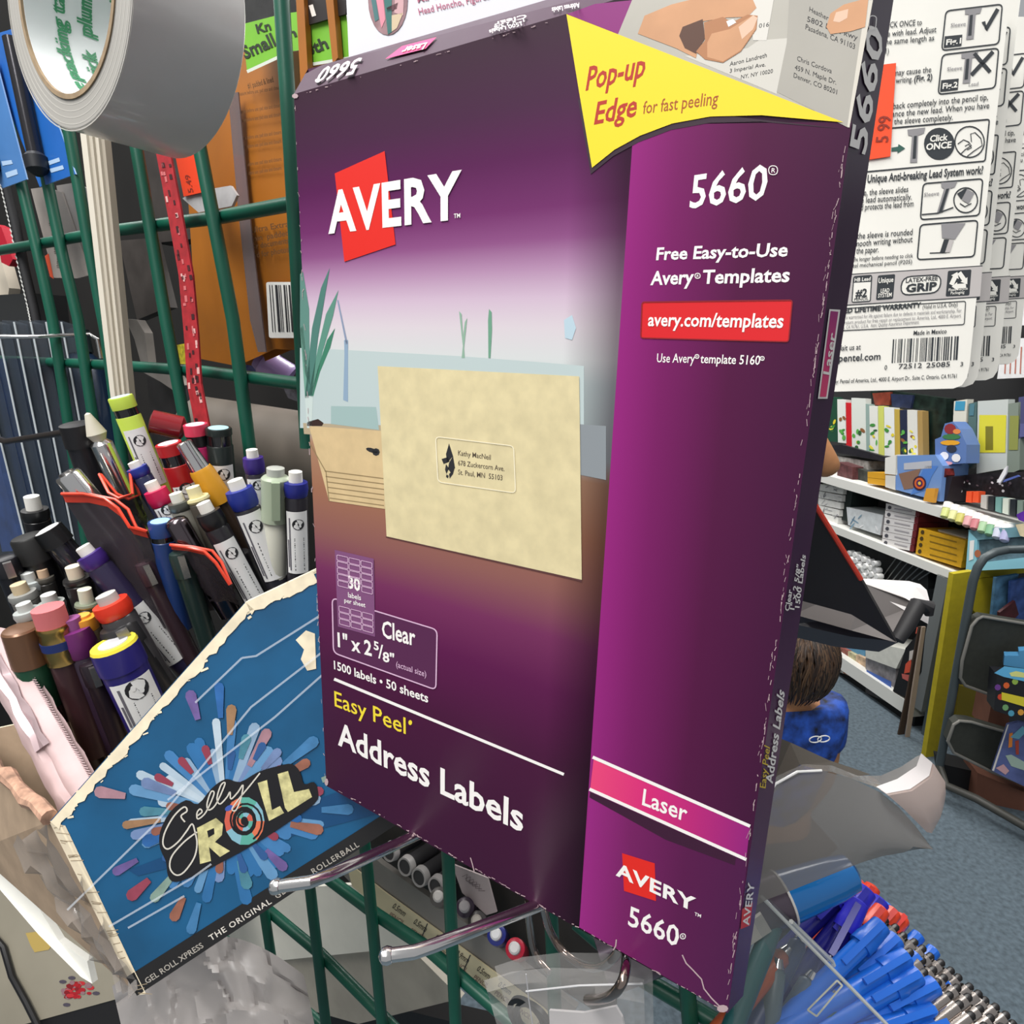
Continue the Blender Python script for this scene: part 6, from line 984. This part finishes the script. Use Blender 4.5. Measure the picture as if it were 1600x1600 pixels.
# cardboard sheets leaning on the end and the yellow framed end panel
def stand(name, lab, cat, px, y_, m, th, grp=None, deco=None):      # panel facing the aisle end; y_: how far off along the aisle
    a = EYE + ray(*px[0]) * (y_ / ray(*px[0]).y); pl = Plane(a, a + SN, a + Vector((0, 0, 1))); mb = MB(); mb.prism([pl.hit(*p) for p in px], SD * th, m)
    if deco: deco(mb, pl)
    return mb.build(name, None, lab, cat, grp, smooth=False), pl
KE = k(1400, 840, 3.333)
stand('cardboard_sheet', 'inner brown cardboard sheet leaning at the shelf end', 'cardboard', [KE(120, 465), KE(138, 465), KE(80, 800), KE(35, 1090), KE(0, 1085), KE(60, 800)], 2.31, mat('#3e2f24', .8), .006)
stand('cardboard_sheet', 'outer brown cardboard sheet leaning at the shelf end', 'cardboard', [KE(138, 465), KE(155, 465), KE(110, 800), KE(55, 1145), KE(38, 1140), KE(85, 800)], 2.29, mat('#a08f80', .8), .006)
yf = thing('framed_panel', EYE + ray(1445, 1190) * (2.1 / ray(1445, 1190).y), 'yellow framed end panel behind the grey display rack', 'panel'); a = EYE + ray(1470, 1050) * (2.16 / ray(1470, 1050).y); pl = Plane(a, a + SN, a + Vector((0, 0, 1)))
YEF = mat('#b9a81c', .6, noise=.08, scale=40)
mb = MB(); mb.prism([pl.hit(*KE(*p)) for p in ((300, 190), (400, 175), (330, 560), (225, 1170), (150, 1160), (235, 620))], SD * .02, YEF); mb.build('frame_post', yf, smooth=False)
mb = MB(); mb.prism([pl.hit(*KE(*p), -.002) for p in ((395, 180), (800, 130), (800, 170), (395, 215))], SD * .02, YEF); mb.build('frame_rail', yf, smooth=False)
mb = MB(); mb.prism([pl.hit(*KE(*p), -.004) for p in ((400, 215), (525, 205), (490, 420), (440, 425), (405, 380))], SD * .02, YEF); mb.build('frame_corner', yf, smooth=False)
mb = MB(); mb.prism([pl.hit(*KE(*p), -.012) for p in ((330, 770), (470, 800), (450, 980), (310, 950))], SD * .02, mat('#7d6f10', .6)); mb.build('lower_panel', yf, smooth=False)
mb = MB(); mb.prism([pl.hit(*KE(*p), -.03) for p in ((340, 200), (900, 120), (900, 1000), (260, 1000))], SD * .004, mat('#3a3c40', .7)); mb.build('backing_board', yf, smooth=False)
for i, (q, c, lab) in enumerate((([(520, 210), (640, 190), (600, 330), (560, 430), (500, 410)], '#4f7a9a', 'blue grey picture book at the left of the end panel'), ([(600, 230), (720, 200), (720, 440), (590, 440)], '#3f5a9a', 'bright blue picture book at the frame edge'), ([(540, 390), (620, 330), (640, 400), (600, 440), (540, 430)], '#4a1f24', 'dark maroon book below the blue ones'))):
    stand('picture_book', lab, 'book', [KE(*p) for p in q], 2.12 - i * .015, mat(c, .5, noise=.45, scale=30), .01, 'picture books in the yellow end panel')
# grey tube display rack with two pockets
rk = thing('display_rack', EYE + ray(1470, 1240) * (1.95 / ray(1470, 1240).y), 'dark grey tubular display rack with two pockets on the carpet', 'rack')
def rp(x, y, yy=1.95): p = KE(x, y); r_ = ray(*p); return EYE + r_ * (yy / r_.y)
GTB = mat('#4a5356', .45, .2); GPK = mat('#33352f', .7, noise=.12, scale=60)
MB().tube([rp(700, 60, 1.9), rp(590, 62), rp(520, 75), rp(460, 105), rp(425, 155), rp(400, 230), rp(300, 780), rp(225, 1200)], .013, GTB, 12).build('tube_frame', rk)
def pocket(px, rim, yy):
    f = rk.location; mb = MB(); pts = [rp(*p, yy) for p in px]; mb.prism(pts, Vector((.01, .04, 0)), GPK); mb.build('pocket', rk, smooth=False); MB().tube([rp(*p, yy - .004) for p in rim], .005, mat('#7c7a74', .5), 8).build('pocket_rim', rk)
pocket([(425, 425), (450, 412), (800, 470), (800, 900), (360, 770), (335, 730), (345, 640), (395, 460)], [(800, 470), (450, 412), (425, 425), (395, 460), (345, 640), (335, 730), (360, 770), (560, 845)], 1.92)
pocket([(300, 975), (330, 955), (390, 960), (800, 1080), (800, 1330), (500, 1220), (300, 1120), (270, 1060)], [(800, 1080), (390, 960), (330, 955), (300, 975), (270, 1060), (300, 1120), (500, 1220), (800, 1340)], 1.88)
MB().tube([rp(225, 1190), rp(260, 1290, 1.90), rp(420, 1360, 1.85), rp(700, 1520, 1.72), rp(900, 1640, 1.62)], .014, mat('#45443f', .5), 10).build('base_rail', rk)
mb = MB(); mb.prism([rp(*p, 1.97) for p in ((240, 1180), (420, 1220), (420, 1345), (300, 1320), (250, 1260))], Vector((.02, .08, 0)), mat('#0f1012', .7)); mb.build('shadow_box', rk, 'black block for the shade under the lower pocket', smooth=False)  # shade under the lower pocket, put in as a near-black block
def rbox(name, lab, px, yy, m, cat='box', dv=Vector((.02, .10, 0)), deco=None, grp=None):
    a = rp(*px[0], yy); pl = Plane(a, a + Vector((1, -.35, 0)), a + Vector((0, .1, 1))); mb = MB(); mb.prism([pl.hit(*KE(*p)) for p in px], dv, m)
    if deco: deco(mb, pl)
    return mb.build(name, None, lab, cat, grp, smooth=False)
BRN = mat('#6a4232', .75, noise=.08, scale=30)
rbox('brown_carton', 'brown carton standing behind the base rail of the grey rack', [(425, 1225), (700, 1340), (850, 1400), (850, 1620), (700, 1500), (415, 1365)], 1.93, BRN); rbox('brown_carton', 'brown carton between the two pockets of the grey rack', [(500, 850), (590, 900), (590, 1000), (545, 1045), (470, 1005)], 1.95, BRN)
LBL = mat('#5fb0dc', .4)
rbox('candy_box', 'black box with coloured rounds and pale blue flap, upper pocket', [(525, 715), (800, 740), (800, 960), (600, 930), (510, 900)], 1.80, mat('#16171c', .45), 'box', Vector((.02, .06, 0)), lambda mb, pl: ([mb.ell(pl, *KE(x, y), 5, 5, mat(c, .5), 1e-3, 8) for x, y, c in ((575, 770, '#d8602a'), (545, 830, '#c8442a'), (620, 750, '#8fb04a'), (570, 885, '#6fa06a'), (600, 915, '#4f9ab4'), (650, 910, '#d89a3a'), (690, 780, '#6a4aa0'), (530, 780, '#6a3a8a'))], mb.poly(pl, [KE(550, 805), KE(700, 840), KE(700, 890), KE(550, 845)], mat('#d6c832', .5), 2e-3), mb.poly(pl, [KE(512, 705), KE(565, 670), KE(720, 690), KE(720, 760), KE(560, 725)], LBL, 2.5e-3), mb.poly(pl, [KE(590, 705), KE(625, 695), KE(720, 715), KE(720, 735), KE(600, 722)], mat('#d8dc8a', .5), 3e-3)))
rbox('candy_box', 'pale blue box edge rising behind the black one', [(565, 615), (640, 615), (640, 590), (720, 585), (720, 690), (560, 665)], 1.86, mat('#4f90bc', .4), 'box', Vector((.02, .03, 0)))
rbox('magazine', 'coloured magazine leaning in the lower pocket of the grey rack', [(580, 975), (640, 960), (760, 980), (760, 1340), (500, 1215)], 1.82, mat('#4f5a8a', .4, noise=.3, scale=20), 'magazine', Vector((.004, .01, 0)), lambda mb, pl: [mb.poly(pl, [KE(*p) for p in q], mat(c, .5), 1e-3 + i * 1e-4) for i, (q, c) in enumerate((([(580, 975), (588, 972), (510, 1216), (500, 1212)], '#d0ccc8'), ([(590, 1020), (608, 1015), (605, 1090), (585, 1095)], '#d07a2a'), ([(620, 1060), (640, 1055), (640, 1130), (625, 1130)], '#9a3a2a'), ([(570, 1135), (600, 1130), (690, 1180), (690, 1220), (600, 1190)], '#9ab0a4'), ([(520, 1200), (560, 1180), (590, 1215), (570, 1235)], '#c49aa0'), ([(595, 1040), (660, 980), (680, 1010), (640, 1050)], '#5f9ab0')))])
# small hanging strips at the right edge
for i, (y0, y1, lab) in enumerate(((395, 450, 'top'), (475, 510, 'middle'), (530, 592, 'bottom'))):
    it('pen_strip', lab + ' white hanging strip of pens at the right frame edge', 'pen strip', [(1584 - i * 9, y0), (1640, y0 - 4), (1640, y1 - 4), (1576 - i * 9, y1)], .30, mat('#dcdcdc', .5, noise=.05), .01, 'white pen strips on the pegboard', (lambda i, y0, y1: lambda mb, pl: [mb.ribbon(pl, [(1590 - i * 9 + j * 8, y0 + 12), (1588 - i * 9 + j * 8, y1 - 8)], 2, mat('#b06a5a', .5), 1e-3) for j in range(4)] if i else mb.ell(pl, 1590, 437, 7, 6, mat('#e8452a', .5), 1e-3))(i, y0, y1))

# ================================================================== PEOPLE
def skin(edges, verts, name, m, parent=None, sub=2):
    me = bpy.data.meshes.new(name); me.from_pydata([v[:3] for v in verts], edges, []); o = bpy.data.objects.new(name, me); C.objects.link(o)
    o.modifiers.new('skin', 'SKIN'); 
    if not me.skin_vertices: me.skin_vertices.new()
    for i, v in enumerate(verts):
        r = v[3]; me.skin_vertices[0].data[i].radius = r if isinstance(r, tuple) else (r, r)
        me.skin_vertices[0].data[i].use_root = i == 0
    s_ = o.modifiers.new('sub', 'SUBSURF'); s_.levels = sub; s_.render_levels = sub
    m2 = bpy.data.meshes.new_from_object(o.evaluated_get(bpy.context.evaluated_depsgraph_get())); m2.name = name; bpy.data.objects.remove(o); bpy.data.meshes.remove(me)
    m2.materials.clear(); m2.materials.append(m)
    for p in m2.polygons: p.use_smooth = True; p.material_index = 0
    o = bpy.data.objects.new(name, m2); C.objects.link(o)
    if parent: o.parent = parent
    return o
SKIN = mat('#b98258', .55, noise=.05)
def person(base, h, face, lab, shirt, hair, pants, rarm, slv=.62):
    """face: heading in radians the person looks to (0 = +y); rarm: (elbow, wrist) offsets of the arm that shows, in shares of height"""
    root = thing('person', base, lab, 'person'); root.rotation_euler = (0, 0, face)
    V = []; Ed = []
    def add(x, y, z, r, par=None):
        V.append((x * h, y * h, z * h, tuple(a * h for a in r) if isinstance(r, tuple) else r * h)); 
        if par is not None: Ed.append((par, len(V) - 1))
        return len(V) - 1
    pel = add(0, 0, .50, (.085, .06)); sp1 = add(0, -.005, .60, (.08, .055), pel); ch = add(0, -.005, .72, (.095, .062), sp1); nk0 = add(0, -.005, .80, (.055, .045), ch); nk = add(0, .005, .845, .036, nk0); hd0 = add(0, .012, .885, (.055, .06), nk); hd1 = add(0, .008, .935, (.062, .074), hd0); add(0, .004, .975, (.045, .055), hd1)
    add(0, .085, .915, (.010, .014), hd1)                                              # nose
    for sx in (-1, 1): add(sx * .072, 0, .925, (.008, .016), hd1)                       # ears
    for sx in (-1, 1):
        shd = add(sx * .105, -.005, .785, .040, ch); el, wr = rarm if sx > 0 else ((.02, .0, -.185), (.0, .06, -.14))
        e_ = add(sx * (.105 + el[0]), el[1], .785 + el[2], .027, shd); w_ = add(sx * (.105 + el[0] + wr[0]), el[1] + wr[1], .785 + el[2] + wr[2], .019, e_)
        d = Vector((sx * wr[0], wr[1], wr[2])).normalized(); q = d.orthogonal().normalized(); P = Vector(V[w_][:3]) / h + d * .035; pm = add(*P, (.020, .012), w_)
        for f in range(4):
            b0 = P + q * (f - 1.5) * .011 + d * .012; L = (.026, .032, .030, .022)[f]; a1 = add(*(b0 + d * L * .5), .0062, pm); add(*(b0 + d * L + d.cross(q) * .008), .005, a1)
        t1 = add(*(P - d * .012 + q * .028), .0075, pm); add(*(P + d * .012 + q * .036), .006, t1)
        hp = add(sx * .055, 0, .47, .058, pel); kn = add(sx * .06, .01, .27, .038, hp); an = add(sx * .06, -.005, .045, .024, kn); add(sx * .065, .075, .018, (.026, .018), an)
    skin(Ed, V, 'body', SKIN, root)
    V, Ed = [], []
    a = add(0, 0, .49, (.098, .074)); b_ = add(0, -.005, .62, (.098, .072), a); c = add(0, -.005, .73, (.112, .077), b_); d0 = add(0, -.005, .795, (.070, .058), c)
    for sx in (-1, 1):
        el, _ = rarm if sx > 0 else ((.02, .0, -.185), 0); s_ = add(sx * .110, -.005, .780, .050, c); add(sx * (.105 + el[0] * slv), el[1] * slv, .785 + el[2] * slv, .040, s_)
    skin(Ed, V, 'shirt', shirt, root)
    V, Ed = [], []; a = add(0, 0, .50, (.097, .073))
    for sx in (-1, 1): k1_ = add(sx * .056, .002, .45, .066, a); k2 = add(sx * .06, .01, .27, .048, k1_); add(sx * .06, -.003, .075, .038, k2)
    skin(Ed, V, 'trousers', pants, root)
    V, Ed = [], []; a = add(0, -.012, .985, (.052, .060)); b_ = add(0, -.020, .935, (.080, .080), a); c = add(0, -.034, .885, (.074, .056), b_); add(0, -.036, .850, (.058, .034), c)
    hr = skin(Ed, V, 'hair', hair, root, 3)
    for v in hr.data.vertices: n_ = math.sin(v.co.x * 330 / h * .3) * math.sin(v.co.z * 60 / h) + math.sin(v.co.x * 140 / h); v.co += v.normal * n_ * .0035 * h
    mb = MB()
    for sx in (-1, 1): mb.lathe(Vector((sx * .026 * h, .078 * h, .93 * h)), Vector((0, 1, 0)), [(-.004, .008 * h), (.002, .006 * h)], INK, 10)
    e = mb.build('eyes', root); mb = MB(); mb.tube([Vector((-.02 * h, .078 * h, .893 * h)), Vector((0, .084 * h, .891 * h)), Vector((.02 * h, .078 * h, .893 * h))], .004 * h, mat('#a4584c', .6), 8)
    m_ = mb.build('mouth', root)
    for o in (e, m_): o.location += root.location
    return root
HAIR = mat('#2e2018', .55, noise=.55, scale=34)
ch_ = person(Vector((.575, 1.20, 0)), .955, .15, 'person, small child with brown hair in a blue patterned T-shirt, seen from behind', mat('#1a4294', .7, noise=1.0, scale=34), HAIR, mat('#23252c', .8), ((.02, .0, -.185), (.0, .06, -.14)))
mb = MB(); c = Vector((.045, -.066, .755)) * .955
for sx in (-1, 1): mb.tube([c + Vector((sx * .002 + .013 * math.cos(t_) , -.006, .007 * math.sin(t_) * 1)) + Vector((sx * .007, 0, 0)) for t_ in [i * math.pi / 8 for i in range(17)]], .0012, WHITE, 6)
o = mb.build('shirt_logo', ch_, 'white round emblem'); o.location += ch_.location
person(Vector((.805, 2.36, -.0)), 1.66, -.5, 'person, adult mostly hidden behind the purple box, only a bent elbow showing', mat('#3a4048', .8), mat('#2a211c', .6), mat('#2c3038', .8), ((.10, .02, -.135), (-.07, .10, .05)), .3)

mb = MB(); rd = random.Random(17); hh = .955; base = ch_.location
for i in range(230):
    a = rd.uniform(math.pi * .98, math.pi * 2.02) if rd.random() < .7 else rd.uniform(0, 6.28); t0, t1 = rd.uniform(-.1, .9), rd.uniform(1.7, 2.55); pts = []; ph = rd.random() * 6
    for j in range(8):
        t_ = t0 + (t1 - t0) * j / 7; rr = 1.03 + .05 * max(0, t_ - 1.6); rx, ry, rz = .080 * rr, .082 * rr, .082
        aa = a + .05 * math.sin(ph + j * 1.3); pts.append(Vector((rx * math.sin(max(.05, t_)) * math.cos(aa) * (1.05 if t_ > 1.2 else 1), -.016 + ry * math.sin(max(.05, t_)) * math.sin(aa), .922 + rz * math.cos(t_) * (1.0 if t_ < 1.57 else 1.35))) * hh)
    mb.tube(pts, [.0016, .0024, .0026, .0026, .0024, .0022, .0018, .0006], mat(rd.choice(['#2a1c14', '#3c2a1c', '#4f3826', '#20160f', '#5c4530']), .5), 5)
o = mb.build('hair_strands', ch_, 'tousled brown strands'); o.location += base
